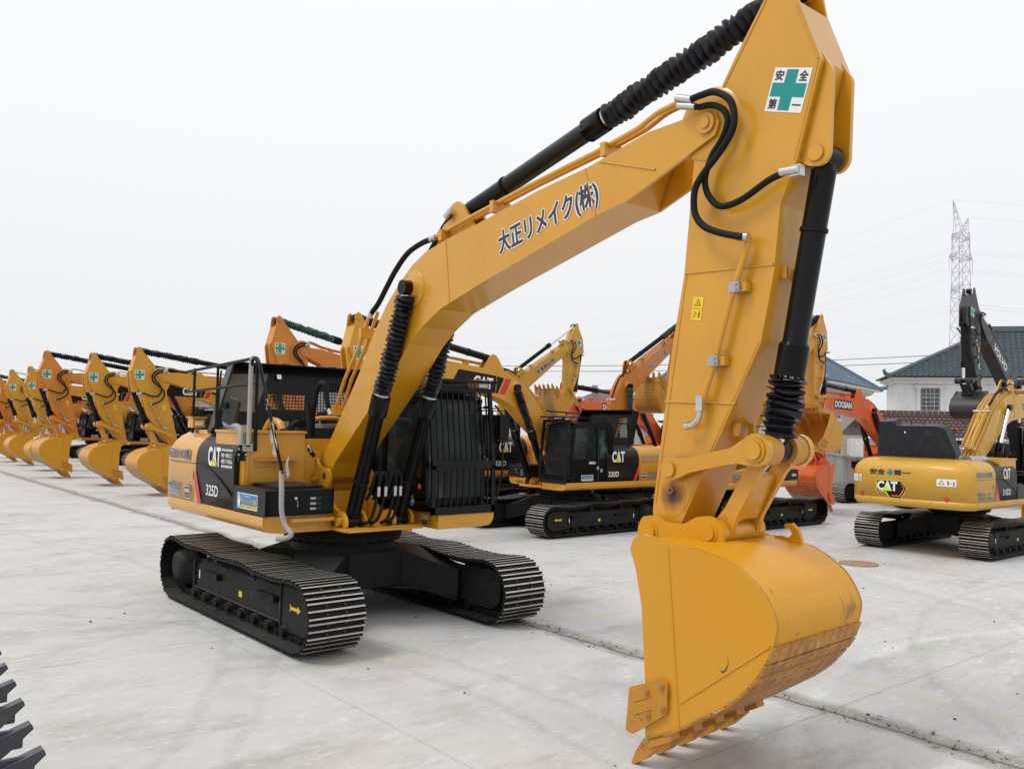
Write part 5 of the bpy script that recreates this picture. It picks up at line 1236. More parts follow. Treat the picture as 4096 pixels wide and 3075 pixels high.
# ================================================================== right side
c315 = excavator('excavator', 'yellow excavator at right seen from behind, dark engine hood open above its rounded tail', (1.98, 14.35, 0), 90,
          dict(boom=-9, stick=-9, slen=.85, bucket=-5, arm=1.0, bmat='bucket_row', nobellows=True, boomtext=[('国土開発工業', 3.3, 4.25, 9, 1.2, .2, 'ink', 'white')], model='315D2', hoodopen=False, rail=False, guard=False, scf=.5), 'pale_yellow', 1, .85, G)
cwt = [o for o in c315.children if o.name.startswith('counterweight')][0]
def tailx(y): 
    pts = [(0, -2.87), (.5, -2.86), (.95, -2.83), (1.25, -2.78), (1.40, -2.70), (1.475, -2.58)]; y = abs(y)
    for (a, p), (b, q) in zip(pts, pts[1:]):
        if y <= b: return p + (q - p) * (y - a) / (b - a)
    return -2.5
def tailplane(ya, yb, z):       # decal plane spanning from y=ya (left in view) to y=yb on the domed tail
    A, B = Vector((tailx(ya), ya, 0)), Vector((tailx(yb), yb, 0)); u = (B - A).normalized(); n = Vector((u.y, -u.x, 0))
    if n.x > 0: n = -n
    return Plane2((A.x, A.y, z), u, (0, 0, 1), n)
for txt, a in (('安全', .93), ('第一', .30)):
    mb = MB(); dtext(mb, tailplane(a, a - .42, 1.93), txt, 0, 0, .40, .13, 'ink', .04, .006); mb.build('rear_lettering', cwt)
mb = MB(); pl = tailplane(.50, .30, 1.99); drect(mb, pl, .07, .13, -.08, .08, 'green_cross', .006); drect(mb, pl, .02, .18, -.03, .03, 'green_cross', .007); mb.build('cross_sign', cwt)
mb = MB(); pl = tailplane(.72, .02, 1.50)
dpoly(mb, pl, rpoly([(-.04, .02), (-.04, .30), (.60, .30), (.76, .12), (.60, -.14), (.30, -.14), (.20, .0)], .03), 'lime', .008); dpoly(mb, pl, rpoly([(-.02, .03), (-.02, .285), (.595, .285), (.74, .12), (.59, -.125), (.32, -.125), (.22, .02)], .02), 'panel_black', .0095)
dpoly(mb, pl, [(.60, .25), (.70, .12), (.58, -.09), (.36, -.09), (.36, -.06), (.56, -.06), (.665, .12), (.58, .25)], 'orange_trim', .011)
dtext(mb, pl, 'CAT', .0, .05, .50, .21, 'white', .05, .012); dpoly(mb, pl, [(.10, .035), (.36, .035), (.23, .16)], 'lime', .0135); mb.build('logo', cwt)
for yy in (1.15, -.95):
    mb = MB(); dpoly(mb, tailplane(yy, yy - .1, 1.42), circ(0, 0, .055, n=20), 'red', .006); mb.build('reflector', cwt)
for yy, w in ((1.40, .26), (-.72, .44)):
    mb = MB(); pl = tailplane(yy, yy - w, 1.80); pl.o = pl.o + pl.n * .012; drect(mb, pl, 0, w, -.07, .10, 'white', .006, .01)
    dpoly(mb, pl, [(w * .08, -.03), (w * .42, -.03), (w * .25, .07)], 'ink', .0075); dpoly(mb, pl, [(w * .14, -.018), (w * .36, -.018), (w * .25, .05)], 'white', .009)
    drect(mb, pl, w * .55, w * .62, -.04, .06, 'ink', .0075); drect(mb, pl, w * .65, w * .80, .0, .01, 'ink', .0075); drect(mb, pl, w * .84, w * .9, -.05, .05, 'ink', .0075); mb.build('warning_sticker', cwt)
mb = MB()   # recessed panel outline on the tail
ring = rpoly([(.92, 1.30), (-.60, 1.30), (-.60, 1.86), (.92, 1.86)], .08, 3); ring.append(ring[0]); mb.tube([(tailx(a) - .001, a, b) for a, b in ring], .007, 'pale_yellow', 6); mb.build('tail_moulding', cwt)
# open plastic-like hood resting upright on the tail, seen from outside
L = Matrix.Translation((-2.35, 0, 2.37)) @ Matrix.Rotation(R(-16), 4, 'Y'); mb = MB(L)
hp = rpoly([(.98, .0), (.86, .62), (.80, .90), (.42, .92), (.38, .80), (-.60, .80), (-.78, .76), (-.98, .10), (-.96, 0)], [.08, .05, .04, .04, .04, .05, .08, .08, .04])
mb.prism(hp, -.02, .26, 'navy_black', 'x'); hd = mb.build('engine_hood', c315, .03)
mb = MB(L)
for k in range(9):
    z = .13 + k * .068; y = -.84 + k * .022; mb.prism(rpoly([(y + .0, z), (y + .17, z), (y + .17, z + .03), (y, z + .03)], .014), -.026, -.018, 'interior', 'x')
mb.prism(circ(-.42, .62, .085, n=20), -.028, -.019, 'interior', 'x'); mb.prism(circ(.18, .64, .025, n=12), -.028, -.019, 'white', 'x')
mb.rod([(.1, .05, .80), (.1, .05, .86), (.1, -.25, .86), (.1, -.25, .80)], .01, 'gloss_black', 6, .02)
mb.build('hood_vents', hd)
DO = [('DOOSAN', 3.5, 4.30, 10, 1.15, .23, 'white', None)]
excavator('excavator', 'orange-red excavator with its red bucket on the ground, left of the rear-facing yellow one', (-4.4, 24.5, 0), -91,
          dict(ground=True, stick=-16, slen=.80, bucket=2, arm=1.0, bmat='bucket_orange', bside='orange_red', tmat='orange_red', boomtext=DO, brand='x', panel='orange_red', hoodopen=False, guard=False, scf=.55, teeth=5), 'orange_red', 1, .86, G)
excavator('excavator', 'orange-red excavator far back, only stick and flat boom showing above the mesh-guard machine', (-14.6, 24.3, 0), -90,
          dict(boom=-10, stick=-6, slen=.80, bucket=2, arm=.95, bmat='bucket_orange', bside='orange_red', tmat='orange_red', boomtext=DO, brand='x', panel='orange_red', hoodopen=False, guard=False), 'orange_red', 2, .9, G)
excavator('excavator', 'black and grey excavator at right, tall upright stick and steep boom with white lettering', (-1.95, 29.0, 0), -90,
          dict(boom=24, stick=9, slen=.82, bucket=-28, bscale=.84, arm=.95, bmat='bucket_dark', bside='bucket_dark', tmat='bucket_dark', nobellows=True, boomtext=[('VOLVO', 3.2, 4.18, 11, 1.5, .26, 'white', None)], brand='x', panel='grey_paint', hoodopen=False, guard=False, warn=True), 'grey_paint', 2, .92, G)
excavator('excavator', 'turquoise excavator glimpsed through the mesh of the front machine raised hood', (-13.7, 10.6, 0), -90,
          dict(boom=-25, stick=-30, slen=.80, bucket=2, arm=.9, bmat='bucket_dark', bside='bucket_dark', tmat='bucket_dark', boomtext=[], brand='x', panel='teal_paint', hoodopen=False, guard=False), 'teal_paint', 2, .88, G)

# ================================================================== foreground skeleton-bucket teeth at the left edge
fb = thing('excavator_bucket', 'dark grey bucket at the lower left corner, only its row of long teeth in view', 'bucket', (0, 0, 0))

for j, (x, y) in enumerate(((3.55, -4.70), (3.95, -4.735), (4.345, -4.768), (4.744, -4.796), (5.152, -4.832), (5.569, -4.875), (5.969, -4.904), (6.37, -4.93))):
    mb = MB(); z = 1.0; prof = [(y, z), (y + .010, z - .026), (y - .10, z - .125), (y - .45, z - .36), (y - .52, z - .28), (y - .50, z - .16)]
    for w, a in ((.034, prof),): mb.prism(a, x - w, x + w, 'dark_tooth', 'x')
    mb.box(x - .012, x + .012, y - .40, y - .03, z - .12, z - .02, 'dark_tooth')
    mb.build('tooth', fb, .007)
mb = MB(); A = [(-5.10, .80), (-5.04, .78), (-5.06, .72), (-5.40, .52), (-5.9, .18), (-6.3, .03), (-6.7, .0), (-7.0, .12), (-7.1, .5), (-7.14, .5), (-7.04, .08), (-6.72, -.0 + .001), (-6.3, .001), (-5.86, .14), (-5.36, .46), (-5.2, .62)]
mb.prism([(-5.06, .80), (-5.02, .74), (-5.34, .50), (-5.86, .13), (-6.3, .002), (-6.75, .002), (-7.06, .12), (-7.14, .55), (-7.10, .56), (-7.02, .16), (-6.74, .04), (-6.3, .04), (-5.9, .17), (-5.40, .54)], 3.35, 6.55, 'dark_tooth', 'x')
mb.build('bucket_shell', fb, .006)
for x in (3.33, 6.55):
    mb = MB(); mb.prism([(-5.05, .80), (-5.02, .74), (-5.34, .50), (-5.86, .13), (-6.3, .003), (-6.75, .003), (-7.06, .12), (-7.14, .60), (-6.8, .95), (-5.9, .98)], x, x + .03, 'dark_tooth', 'x'); mb.build('side_plate', fb)

# ================================================================== ground
mb = MB(); mb.add([(-900, -900, 0), (900, -900, 0), (900, 900, 0), (-900, 900, 0)], [(0, 1, 2, 3)], 'concrete_yard'); g = mb.build('ground'); g['kind'] = 'structure'
mb = MB(); mb.tube([(1.98, 10.0, .002), (1.98, 10.0, .022), (1.98, 10.0, .024)], [.36, .36, .35], 'rust_plate', 36); tag(mb.build('steel_plate'), 'round rusty steel cover lying flat on the concrete by the right excavator tracks', 'cover')
mb = MB(); rr = random.Random(5)
for k in range(170):
    x, y = rr.uniform(-6, 9), rr.uniform(-5, 12)
    if rr.random() < .45: y = 1.5 + rr.gauss(0, .14)
    s = rr.uniform(.006, .018); vs = [(x + s * rr.uniform(.6, 1.2) * math.cos(a), y + s * rr.uniform(.6, 1.2) * math.sin(a), z) for z in (0, s * .8) for a in [2 * PI * q / 5 for q in range(5)]]
    mb.add(vs, [(5, 6, 7, 8, 9)] + [(q, (q + 1) % 5, 5 + (q + 1) % 5, 5 + q) for q in range(5)], 'pebble')
mb.build('pebbles', kind='stuff')
mb = MB()
for k in range(110):
    x = rr.choice((rr.uniform(2.2, 4.2), rr.uniform(4.9, 7.8), rr.uniform(-14, 8))); y = 1.55 + rr.gauss(0, .08)
    for q in range(rr.randint(4, 9)):
        a = rr.uniform(0, 2 * PI); l = rr.uniform(.03, .09); h_ = rr.uniform(.01, .05); w = .003
        mb.add([(x - w * math.sin(a), y + w * math.cos(a), 0), (x + w * math.sin(a), y - w * math.cos(a), 0), (x + l * math.cos(a), y + l * math.sin(a), h_)], [(0, 1, 2)], 'weed')
mb.build('weeds', kind='stuff')

# ================================================================== buildings
def frame_at(origin, yaw): return Matrix.Translation(origin) @ Matrix.Rotation(yaw, 4, 'Z')
def tiled_slope(mb, p0, p1, p2, p3, mat, nw, step=.34):
    """corrugated tile surface between eave p0-p1 and top p3-p2 (same order)"""
    p0, p1, p2, p3 = map(Vector, (p0, p1, p2, p3)); L = ((p3 - p0).length + (p2 - p1).length) / 2; rows_ = max(3, int(L / step)); n = ((p1 - p0).cross(p3 - p0)).normalized()
    if n.z < 0: n = -n
    cols = nw * 4; vs = []; 
    for i in range(rows_):
        for e, lift in ((0, .055), (1, .0)):
            t = (i + e) / rows_; a, b = p0.lerp(p3, t), p1.lerp(p2, t)
            for k in range(cols + 1):
                # constant-width corrugation
                u = k / cols; w = (b - a).length / max((p1 - p0).length, .01); ph = (u - .5) * w * nw * 2 * PI
                vs.append(a.lerp(b, u) + n * (lift + .045 * math.cos(ph)))
    fs = []; c_ = cols + 1
    for r_ in range(rows_ * 2 - 1):
        for k in range(cols): fs.append((r_ * c_ + k, r_ * c_ + k + 1, (r_ + 1) * c_ + k + 1, (r_ + 1) * c_ + k))
    mb.add(vs, fs, mat, False)
def sash(M, x0, x1, z0, z1, y, parent, cols=4, rows_=3, frame='window_frame'):
    """window in wall plane y (local), front toward -y"""
    mb = MB(M); t = .06
    for a in ((x0 - t, x0, z0 - t, z1 + t), (x1, x1 + t, z0 - t, z1 + t), (x0, x1, z0 - t, z0), (x0, x1, z1, z1 + t), (x0, x1, z0 + (z1 - z0) * .62, z0 + (z1 - z0) * .62 + .07), ((x0 + x1) / 2 - .03, (x0 + x1) / 2 + .03, z0, z0 + (z1 - z0) * .62)): mb.box(a[0], a[1], y - .09, y + .02, a[2], a[3], frame)
    for k in range(1, cols): x = x0 + (x1 - x0) * k / cols; mb.box(x - .014, x + .014, y - .075, y - .05, z0, z1, 'white_bar')
    for k in range(1, rows_ * 2 - 1): z = z0 + (z1 - z0) * k / (rows_ * 2 - 1); mb.box(x0, x1, y - .073, y - .052, z - .014, z + .014, 'white_bar')
    w = mb.build('window', parent); mb = MB(M); mb.add([(x0, y - .02, z0), (x1, y - .02, z0), (x1, y - .02, z1), (x0, y - .02, z1)], [(0, 1, 2, 3)], 'house_glass'); mb.build('pane', w)
YAWR = R(139.887 - 90)

# white house with green tiled hip roof
hs = thing('house', 'white two storey house with green tiled hip roof behind the right excavators', 'house', (-22.36, 61.48, 0)); MH = frame_at((0, 0, 0), R(34))
mb = MB(MH); mb.box(0, 24, 0, 6, 0, 6.62, 'white_plaster'); mb.build('wall', hs)
mb = MB(MH); mb.box(-.25, 24.2, -.25, 6.2, 6.35, 6.62, 'trim_stone'); mb.box(-.5, 24.5, -.5, 6.5, 6.62, 6.80, 'trim_stone'); mb.build('cornice', hs)
mb = MB(MH); e = (-.8, -.8, 6.86); r0, r1 = (7.4, 3.0, 10.75), (18, 3.0, 10.75)
tiled_slope(mb, e, (25, -.8, 6.86), r1, r0, 'green_tile', 62, .36)
tiled_slope(mb, (-.8, 6.8, 6.86), e, r0, (7.4, 3.1, 10.75), 'green_tile', 34, .36)
mb.add([(25, -.8, 6.86), (25, 6.8, 6.86), r1], [(0, 1, 2)], 'green_tile'); mb.add([(-.8, 6.8, 6.86), (25, 6.8, 6.86), r1, r0], [(0, 1, 2, 3)], 'green_tile')
mb.tube([e, (r0[0], r0[1], r0[2] + .1)], .17, 'green_tile', 8); mb.box(7.2, 18.2, 2.8, 3.2, 10.7, 11.1, 'green_tile')
mb.tube([(-.7, -.7, 6.95), (-1.0, -1.0, 7.05), (-1.15, -1.15, 7.3), (-1.0, -1.0, 7.42)], [.2, .16, .12, .04], 'green_tile', 8); mb.build('roof', hs)
sash(MH, 1.78, 2.93, 4.29, 5.87, -.02, hs)
sash(MH, 12.5, 13.8, 4.31, 5.92, -.02, hs)
for x0 in (1.72, 12.5):
    mb = MB(MH); mb.box(x0 - .32, x0 - .08, -.16, 0, 4.25, 5.98, 'trim_stone'); mb.box(x0 + 1.35, x0 + 1.59, -.16, 0, 4.25, 5.98, 'trim_stone')
    for dx in (-.36, 1.31): mb.box(x0 + dx, x0 + dx + .32, -.22, 0, 5.86, 6.0, 'trim_stone'); mb.box(x0 + dx, x0 + dx + .32, -.2, 0, 5.45, 5.52, 'trim_stone')
    mb.box(x0 - .52, x0 + 1.79, -.26, 0, 6.0, 6.14, 'trim_stone')
    mb.prism([(x0 - .55, 6.14), (x0 + 1.82, 6.14), (x0 + .635, 6.74)], -.2, -.02, 'trim_stone'); mb.prism([(x0 - .25, 6.20), (x0 + 1.52, 6.20), (x0 + .635, 6.62)], -.215, -.19, 'pink_relief')
    mb.build('pediment', hs)
# brown tiled outbuilding
ob = thing('outbuilding', 'long low outbuilding with brown tiled roof in front of the white house', 'shed', (-9, 38, 0))
MH = frame_at((0, 0, 0), YAWR)
mb = MB(MH); mb.box(-3.2, 14, -1.1, 3, 0, 2.15, 'white_plaster'); mb.build('wall', ob)
mb = MB(MH); tiled_slope(mb, (-3.45, -1.5, 2.22), (14.2, -1.5, 2.22), (14.2, .45, 3.42), (-3.45, .45, 3.42), 'brown_tile', 76, .26)
mb.add([(-3.45, .5, 3.45), (14.2, .5, 3.45), (14.2, 3.6, 2.3), (-3.45, 3.6, 2.3)], [(0, 1, 2, 3)], 'brown_tile'); mb.box(-3.5, 14.2, .38, .62, 3.38, 3.60, 'brown_tile')
for k in range(60): mb.box(-3.5 + k * .295, -3.5 + k * .295 + .012, .365, .385, 3.44, 3.60, 'trim_stone')
mb.box(-3.55, -3.1, .36, .64, 3.60, 3.78, 'brown_tile'); mb.prism([(-3.5, 2.28), (-3.5, 3.45), (-3.44, 3.45), (-3.44, 2.28)], -1.4, .5, 'brown_tile'); mb.build('roof', ob)
ob = thing('outbuilding', 'small shed with brown tiled roof showing just left of the big bucket arm', 'shed', (-20, 32, 0)); MS = frame_at((-20.5, 30.0, 0), YAWR)
mb = MB(MS); mb.box(0, 8, 0, 4, 0, 2.0, 'cement_wall'); mb.build('wall', ob)
mb = MB(MS); tiled_slope(mb, (-.3, -.4, 2.0), (8.3, -.4, 2.0), (8.3, 2.2, 3.35), (-.3, 2.2, 3.35), 'brown_tile', 36, .26); mb.add([(-.3, 2.25, 3.35), (8.3, 2.25, 3.35), (8.3, 4.6, 2.0), (-.3, 4.6, 2.0)], [(0, 1, 2, 3)], 'brown_tile'); mb.box(-.3, 8.3, 2.1, 2.35, 3.3, 3.48, 'brown_tile'); mb.build('roof', ob)
# pink brick building with blue tiled roof
YB = R(105.6); bk = thing('brick_building', 'pink brick building with blue tiled hip roof and white cornice behind the perimeter wall', 'building', (-22.77, 57.28, 0)); MK = frame_at((0, 0, 0), YB)
mb = MB(MK)
mb.box(-14, 0, 0, 9.5, 0, 5.15, 'pink_brick'); o = mb.build('wall', bk)
uv = o.data.uv_layers.new(name='UVMap')
for p_ in o.data.polygons:
    inv = MK.inverted()
    for li in p_.loop_indices:
        q = inv @ o.data.vertices[o.data.loops[li].vertex_index].co; n_ = inv.to_3x3() @ p_.normal
        uv.data[li].uv = (q.x if abs(n_.y) > .5 else q.y, q.z)
mb = MB(MK)
for d_, z0, z1 in ((.15, 5.15, 5.35), (.5, 5.35, 5.50), (.9, 5.50, 5.66)): mb.box(-14 - d_, d_, -d_, 9.5 + d_, z0, z1, 'trim_stone')
for k in range(46): mb.box(-14 + k * .31, -14 + k * .31 + .12, -.42, -.12, 5.2, 5.34, 'trim_stone')
for k in range(31): mb.box(-14.42, -14.12, k * .31, k * .31 + .12, 5.2, 5.34, 'trim_stone')
mb.build('cornice', bk)
mb = MB(MK); A, B_, C_, D_ = (-15.0, -1.0, 5.66), (.9, -1.0, 5.66), (.9, 10.8, 5.66), (-15.0, 10.8, 5.66); r0, r1 = (-7, 4.6, 8.3), (-7, 5.4, 8.3)
r0, r1 = (-8.5, 4.75, 8.35), (-5.5, 4.75, 8.35); r0, r1 = (-7, 3.5, 8.9), (-7, 9.0, 8.9)
tiled_slope(mb, A, B_, (-6.95, 3.5, 8.9), (-7.05, 3.5, 8.9), 'blue_tile', 42, .36)
tiled_slope(mb, D_, A, r0, r1, 'blue_tile', 32, .36)
mb.add([B_, C_, r1, r0], [(0, 1, 2, 3)], 'blue_tile'); mb.add([C_, D_, r1], [(0, 1, 2)], 'blue_tile')
for q in (A, B_): mb.tube([q, (r0[0], r0[1], r0[2] + .1)], .15, 'blue_tile', 8)
mb.box(-7.15, -6.85, 3.4, 9.0, 8.85, 9.15, 'blue_tile')
mb.tube([(.85, -.9, 5.8), (1.2, -1.25, 5.85), (1.3, -1.35, 6.15)], [.16, .14, .05], 'blue_tile', 8); mb.build('roof', bk)
for x0, x1, z0, z1 in ((-10.2, -8.0, .9, 2.15), (-10.2, -8.0, 3.4, 4.3)):
    sash(MK, x0, x1, z0, z1, -.02, bk, 5)
    mb = MB(MK)
    for a in ((x0 - .3, x0 - .07, z0 - .25, z1 + .28), (x1 + .07, x1 + .3, z0 - .25, z1 + .28), (x0 - .07, x1 + .07, z1 + .08, z1 + .28), (x0 - .07, x1 + .07, z0 - .25, z0 - .07)): mb.box(a[0], a[1], -.1, 0, a[2], a[3], 'trim_stone')
    mb.build('window_surround', bk)
MF = MK @ Matrix.Translation((-14, 9.5, 0)) @ Matrix.Rotation(R(-90), 4, 'Z')      # front face, x runs toward the right corner
for x0, x1, z0, z1 in ((4.0, 5.6, .9, 2.3), (4.0, 5.6, 3.0, 4.5), (7.0, 8.6, .9, 2.3), (1.0, 2.6, 3.0, 4.5)):
    sash(MF, x0, x1, z0, z1, -.02, bk, 5)
# solar water heater on its roof
hx = thing('solar_water_heater', 'pink solar water heater tank standing on the blue tiled roof', 'water heater', (-22.77, 57.28, 0))
mb = MB(MK); mb.cyl((-7.2, 3.6, 9.45), (-7.2, 5.4, 9.45), .27, 'pink', 18); mb.build('tank', hx)
mb = MB(MK)
for x in (3.7, 5.3): mb.rod([(-7.0, x, 8.2), (-7.1, x, 9.4), (-9.2, x, 8.0)], .045, 'pink', 6)
mb.rod([(-8.1, 3.7, 8.75), (-8.1, 5.3, 8.75)], .03, 'pink', 6); mb.build('stand', hx)
mb = MB(MK)
for k in range(12): mb.cyl((-7.3, 3.75 + k * .13, 9.3), (-9.1, 3.75 + k * .13, 8.1), .035, 'interior', 8)
mb.build('glass_tubes', hx)
# perimeter wall with pipe rail
mb = MB(frame_at((-17.2, 39.7, 0), R(130))); mb.box(-11.4, 46, -.12, .12, 0, 1.36, 'cement_wall'); mb.box(-11.45, 46, -.17, .17, 1.36, 1.44, 'cement_wall'); w_ = tag(mb.build('perimeter_wall'), 'low weathered cement wall with a pipe rail in front of the brick building', 'wall')
mb = MB(frame_at((-17.2, 39.7, 0), R(130)))
mb.cyl((-11.3, 0, 1.95), (46, 0, 1.95), .035, 'galv', 8)
for k in range(24): mb.cyl((-11.2 + k * 2.45, 0, 1.4), (-11.2 + k * 2.45, 0, 1.95), .03, 'galv', 8)
mb.build('pipe_rail', w_)
mb = MB(frame_at((-9.9, 31.0, 0), YAWR)); mb.box(.1, 4.2, -.12, .12, 0, 1.30, 'cement_wall'); mb.box(.05, 4.2, -.17, .17, 1.30, 1.38, 'cement_wall'); tag(mb.build('perimeter_wall'), 'short cement wall stub beside the brown tiled outbuilding', 'wall')
# long grey workshop behind the receding row
ws = thing('workshop', 'long grey workshop with dark window bands behind the receding left row', 'workshop', (-80, 17, 0))
mb = MB(); mb.box(-62, 36, 0, 12, 0, 4.4, 'grey_plaster'); mb.build('wall', ws)
mb = MB(); mb.add([(-62.8, -.6, 4.38), (36.8, -.6, 4.38), (36.8, 6, 5.6), (-62.8, 6, 5.6), (36.8, 12.6, 4.38), (-62.8, 12.6, 4.38)], [(0, 1, 2, 3), (3, 2, 4, 5)], 'blue_tile'); mb.box(-62.8, 36.8, -.6, -.5, 4.2, 4.38, 'white_bar'); mb.build('roof', ws)
for k in range(13):
    x = -60 + k * 7.4; mb = MB(); mb.box(x, x + 5.6, -.05, -.02, .45, 2.3, 'house_glass')
    f_ = mb.build('window', ws); mb = MB()
    for q in range(5): mb.box(x + q * 1.4 - .04, x + q * 1.4 + .04, -.1, -.05, .45, 2.3, 'window_frame')
    for z in (.45, 1.72, 2.26): mb.box(x, x + 5.6, -.09, -.05, z, z + .06, 'window_frame')
    mb.build('frame', f_)
# grey hip-roofed house far behind the middle machines
gh = thing('house', 'distant house with dark grey hip roof between the raised booms', 'house', (-62, 70, 0)); MG = frame_at((0, 0, 0), R(30))
mb = MB(MG); mb.box(-4, 4, 0, 7, 0, 5.0, 'grey_plaster'); mb.build('wall', gh)
mb = MB(MG); mb.add([(-5, -1, 5.0), (5, -1, 5.0), (5, 8, 5.0), (-5, 8, 5.0), (-1.5, 3.5, 7.0), (1.5, 3.5, 7.0)], [(0, 1, 5, 4), (1, 2, 5), (2, 3, 4, 5), (3, 0, 4)], 'brown_tile'); mb.box(-2.6, -2.0, 3, 3.6, 5.5, 7.5, 'grey_plaster'); mb.build('roof', gh)
# lattice pylon and wires
PX, PY = -104.6, 271.0
py = thing('power_pylon', 'tall steel lattice transmission tower behind the white house', 'pylon', (PX, PY, 0), YAWR + R(28))
mb = MB(); 
def leg(z): return 2.9 - (z / 60) * 1.25 if z < 60 else 1.65
lv = [0, 9, 17, 24, 30, 35, 40, 44, 48, 52, 56, 60, 64]
T = .12
for i in range(len(lv) - 1):
    z0, z1 = lv[i], lv[i + 1]; a, b = leg(z0), leg(z1); c0 = [(-a, -a), (a, -a), (a, a), (-a, a)]; c1 = [(-b, -b), (b, -b), (b, b), (-b, b)]
    for k in range(4):
        k2 = (k + 1) % 4; mb.tube([(*c0[k], z0), (*c1[k], z1)], T, 'lattice_steel', 4, False, False)
        for p_, q_ in ((c0[k], c1[k2]), (c0[k2], c1[k])): mb.tube([(*p_, z0), (*q_, z1)], T * .6, 'lattice_steel', 3, False, False)
        mb.tube([(*c1[k], z1), (*c1[k2], z1)], T * .6, 'lattice_steel', 3, False, False)
mb.build('tower_body', py)
tips = []
for z, l in ((45.5, 4.9), (56.0, 5.6), (62.2, 4.4)):
    for sd in (-1, 1):
        mb = MB(); tip = (sd * l, 0, z + .6); tips.append((tip, z)); b = leg(z)
        roots = [(sd * b, -b, z - .5), (sd * b, b, z - .5), (sd * b, -b, z + 2.2), (sd * b, b, z + 2.2)]
        for r_ in roots: mb.tube([r_, tip], T * .8, 'lattice_steel', 4, False, False)
        for t in (.25, .5, .75):
            q = [Vector(r_).lerp(Vector(tip), t) for r_ in roots]
            for a_, b_ in ((0, 1), (1, 3), (3, 2), (2, 0)): mb.tube([q[a_], q[b_]], T * .5, 'lattice_steel', 3, False, False)
            q2 = [Vector(r_).lerp(Vector(tip), t - .25) for r_ in roots]
            for a_, b_ in ((0, 3), (1, 2)): mb.tube([q2[a_], q[b_]], T * .45, 'lattice_steel', 3, False, False)
        mb.tube([tip, (tip[0], 0, z - 4.2)], .10, 'lattice_steel', 4, False, False); mb.build('cross_arm', py)
for sd, dz in ((-1, 12), (1, 7.5)):
    mb = MB(); tip = (sd * 3.7, 0, 64 + dz - 2)
    for r_ in ((sd * .1, -1.4, 64), (sd * .1, 1.4, 64), (sd * 1.65, -1.4, 64), (sd * 1.65, 1.4, 64)):
        mb.tube([r_, tip], T * .8, 'lattice_steel', 4, False, False)
        for t in (.2, .4, .6, .8): mb.tube([Vector(r_).lerp(Vector(tip), t), Vector((sd * .9, -r_[1], 64)).lerp(Vector(tip), t + .1)], T * .45, 'lattice_steel', 3, False, False)
    tips.append((tip, 62 + dz)); mb.build('earth_wire_peak', py)
Mpy = Matrix.Translation((PX, PY, 0)) @ Matrix.Rotation(YAWR + R(28), 4, 'Z')
for i, (tip, z) in enumerate(tips):
    for dd in ((0, .9) if i < 6 else (0,)):
        p = Mpy @ Vector((tip[0], 0, (z - 4.2 if i < 6 else tip[2]))); p.z += dd * 1.1
        pts = []
        for L_, dz_, ang in ((-340, -6, 52), (0, 0, 0), (300, 4, 46)):
            pass
        dl, dr = Vector((math.cos(R(171)), math.sin(R(171)), 0)), Vector((math.cos(R(42)), math.sin(R(42)), 0))
        for k in range(20, 0, -1): t = k / 20; pts.append(p + dl * 360 * t + Vector((0, 0, -44 * t * (1 - t) - 6 * t)))
        pts.append(p)
        for k in range(1, 16): t = k / 15; pts.append(p + dr * 300 * t + Vector((0, 0, -30 * t * (1 - t))))
        mb = MB(); mb.tube(pts, .03, 'wire', 3, False, False); tag(mb.build('power_line'), 'thin overhead transmission wire slung from the lattice tower across the sky', 'power line', 'transmission wires across the sky')
for z, off in ((9.6, 0), (9.0, .8)):
    a, b = Vector((-75, 60 + off, z)), Vector((-24, 90 + off, z + 1.4)); pts = [a.lerp(b, k / 14) + Vector((0, 0, -2.2 * (k / 14) * (1 - k / 14))) for k in range(15)]
    mb = MB(); mb.tube(pts, .035, 'dark_wire', 4, False, False); tag(mb.build('power_line'), 'dark low service cable running to the white house', 'power line', 'low service cables')

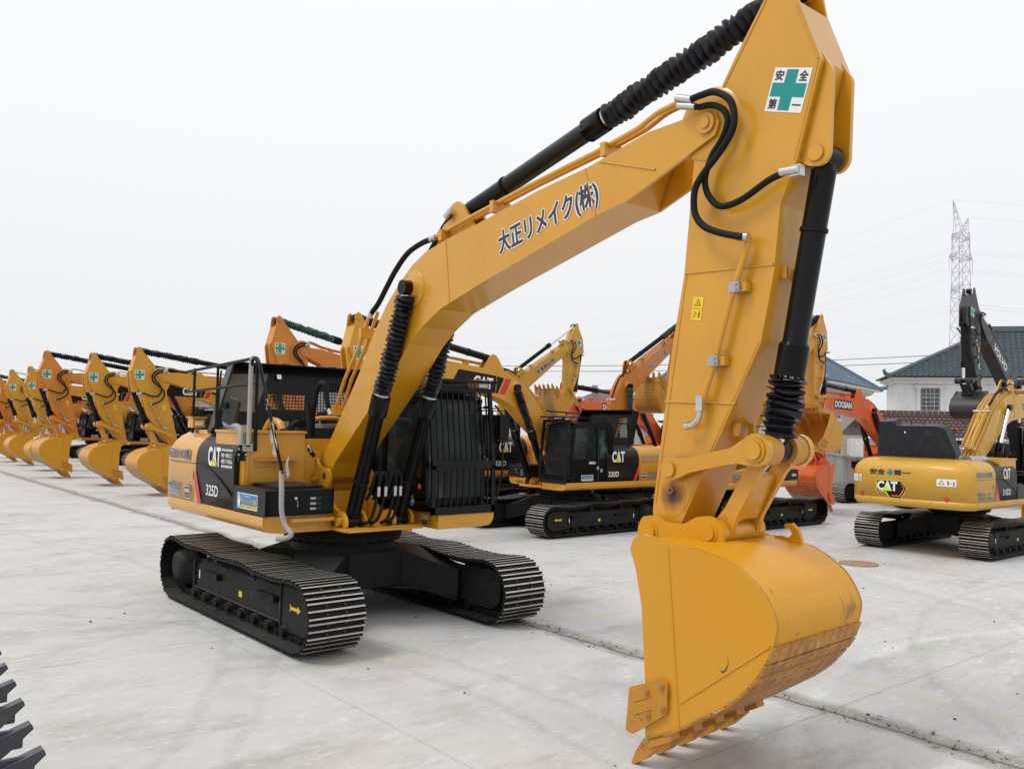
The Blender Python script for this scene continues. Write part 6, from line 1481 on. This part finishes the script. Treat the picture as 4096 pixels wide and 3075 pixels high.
# ================================================================== world, sun, camera
world = bpy.data.worlds.new('World'); scene.world = world; world.use_nodes = True
nt = world.node_tree; nt.nodes.clear()
out = nt.nodes.new('ShaderNodeOutputWorld'); bg = nt.nodes.new('ShaderNodeBackground'); sky = nt.nodes.new('ShaderNodeTexSky')
SUN_EL, SUN_AZ = R(58), R(-70)
sky.sky_type = 'NISHITA'; sky.sun_disc = False; sky.sun_elevation = SUN_EL; sky.sun_rotation = SUN_AZ; sky.air_density = 1.0; sky.dust_density = 4.0
tc = nt.nodes.new('ShaderNodeTexCoord'); sep = nt.nodes.new('ShaderNodeSeparateXYZ'); nt.links.new(tc.outputs['Generated'], sep.inputs[0])
cr = nt.nodes.new('ShaderNodeValToRGB'); el = cr.color_ramp.elements; el[0].position = 0; el[0].color = (8.4, 8.5, 8.75, 1); el[1].position = .5; el[1].color = (9.9, 10.0, 10.15, 1)
e = el.new(.10); e.color = (8.8, 8.95, 9.2, 1); e = el.new(.25); e.color = (9.3, 9.5, 9.75, 1)
nt.links.new(sep.outputs[2], cr.inputs[0])
mx = nt.nodes.new('ShaderNodeMix'); mx.data_type = 'RGBA'; mx.inputs[0].default_value = .97
nt.links.new(sky.outputs[0], mx.inputs[6]); nt.links.new(cr.outputs[0], mx.inputs[7]); nt.links.new(mx.outputs[2], bg.inputs[0])
bg.inputs[1].default_value = .1; nt.links.new(bg.outputs[0], out.inputs[0])
sl = bpy.data.lights.new('sun', 'SUN'); sl.energy = 1.45; sl.angle = R(18); sl.color = (1, .97, .93)
so = bpy.data.objects.new('sun', sl); COL.objects.link(so)
d = Vector((math.cos(SUN_EL) * math.cos(R(-110)), math.cos(SUN_EL) * math.sin(R(-110)), math.sin(SUN_EL)))
so.rotation_euler = d.to_track_quat('Z', 'Y').to_euler(); so.location = d * 50
cam = bpy.data.cameras.new('camera'); co = bpy.data.objects.new('camera', cam); COL.objects.link(co); scene.camera = co
YAW, PIT, ROL = R(139.887), R(2.555), R(1.231)
F = Vector((math.cos(PIT) * math.cos(YAW), math.cos(PIT) * math.sin(YAW), math.sin(PIT))); R0 = Vector((math.sin(YAW), -math.cos(YAW), 0)); U0 = R0.cross(F)
Rv = R0 * math.cos(ROL) + U0 * math.sin(ROL); Uv = -R0 * math.sin(ROL) + U0 * math.cos(ROL)
M = Matrix((Rv, Uv, -F)).transposed().to_4x4(); M.translation = (10.481, -5.912, 2.541); co.matrix_world = M
cam.sensor_width = 36; cam.lens = 3481.5 / 4096 * 36; cam.clip_end = 3000; cam.clip_start = .05
scene.view_settings.view_transform = 'Standard'; scene.view_settings.look = 'None'; scene.view_settings.exposure = 0
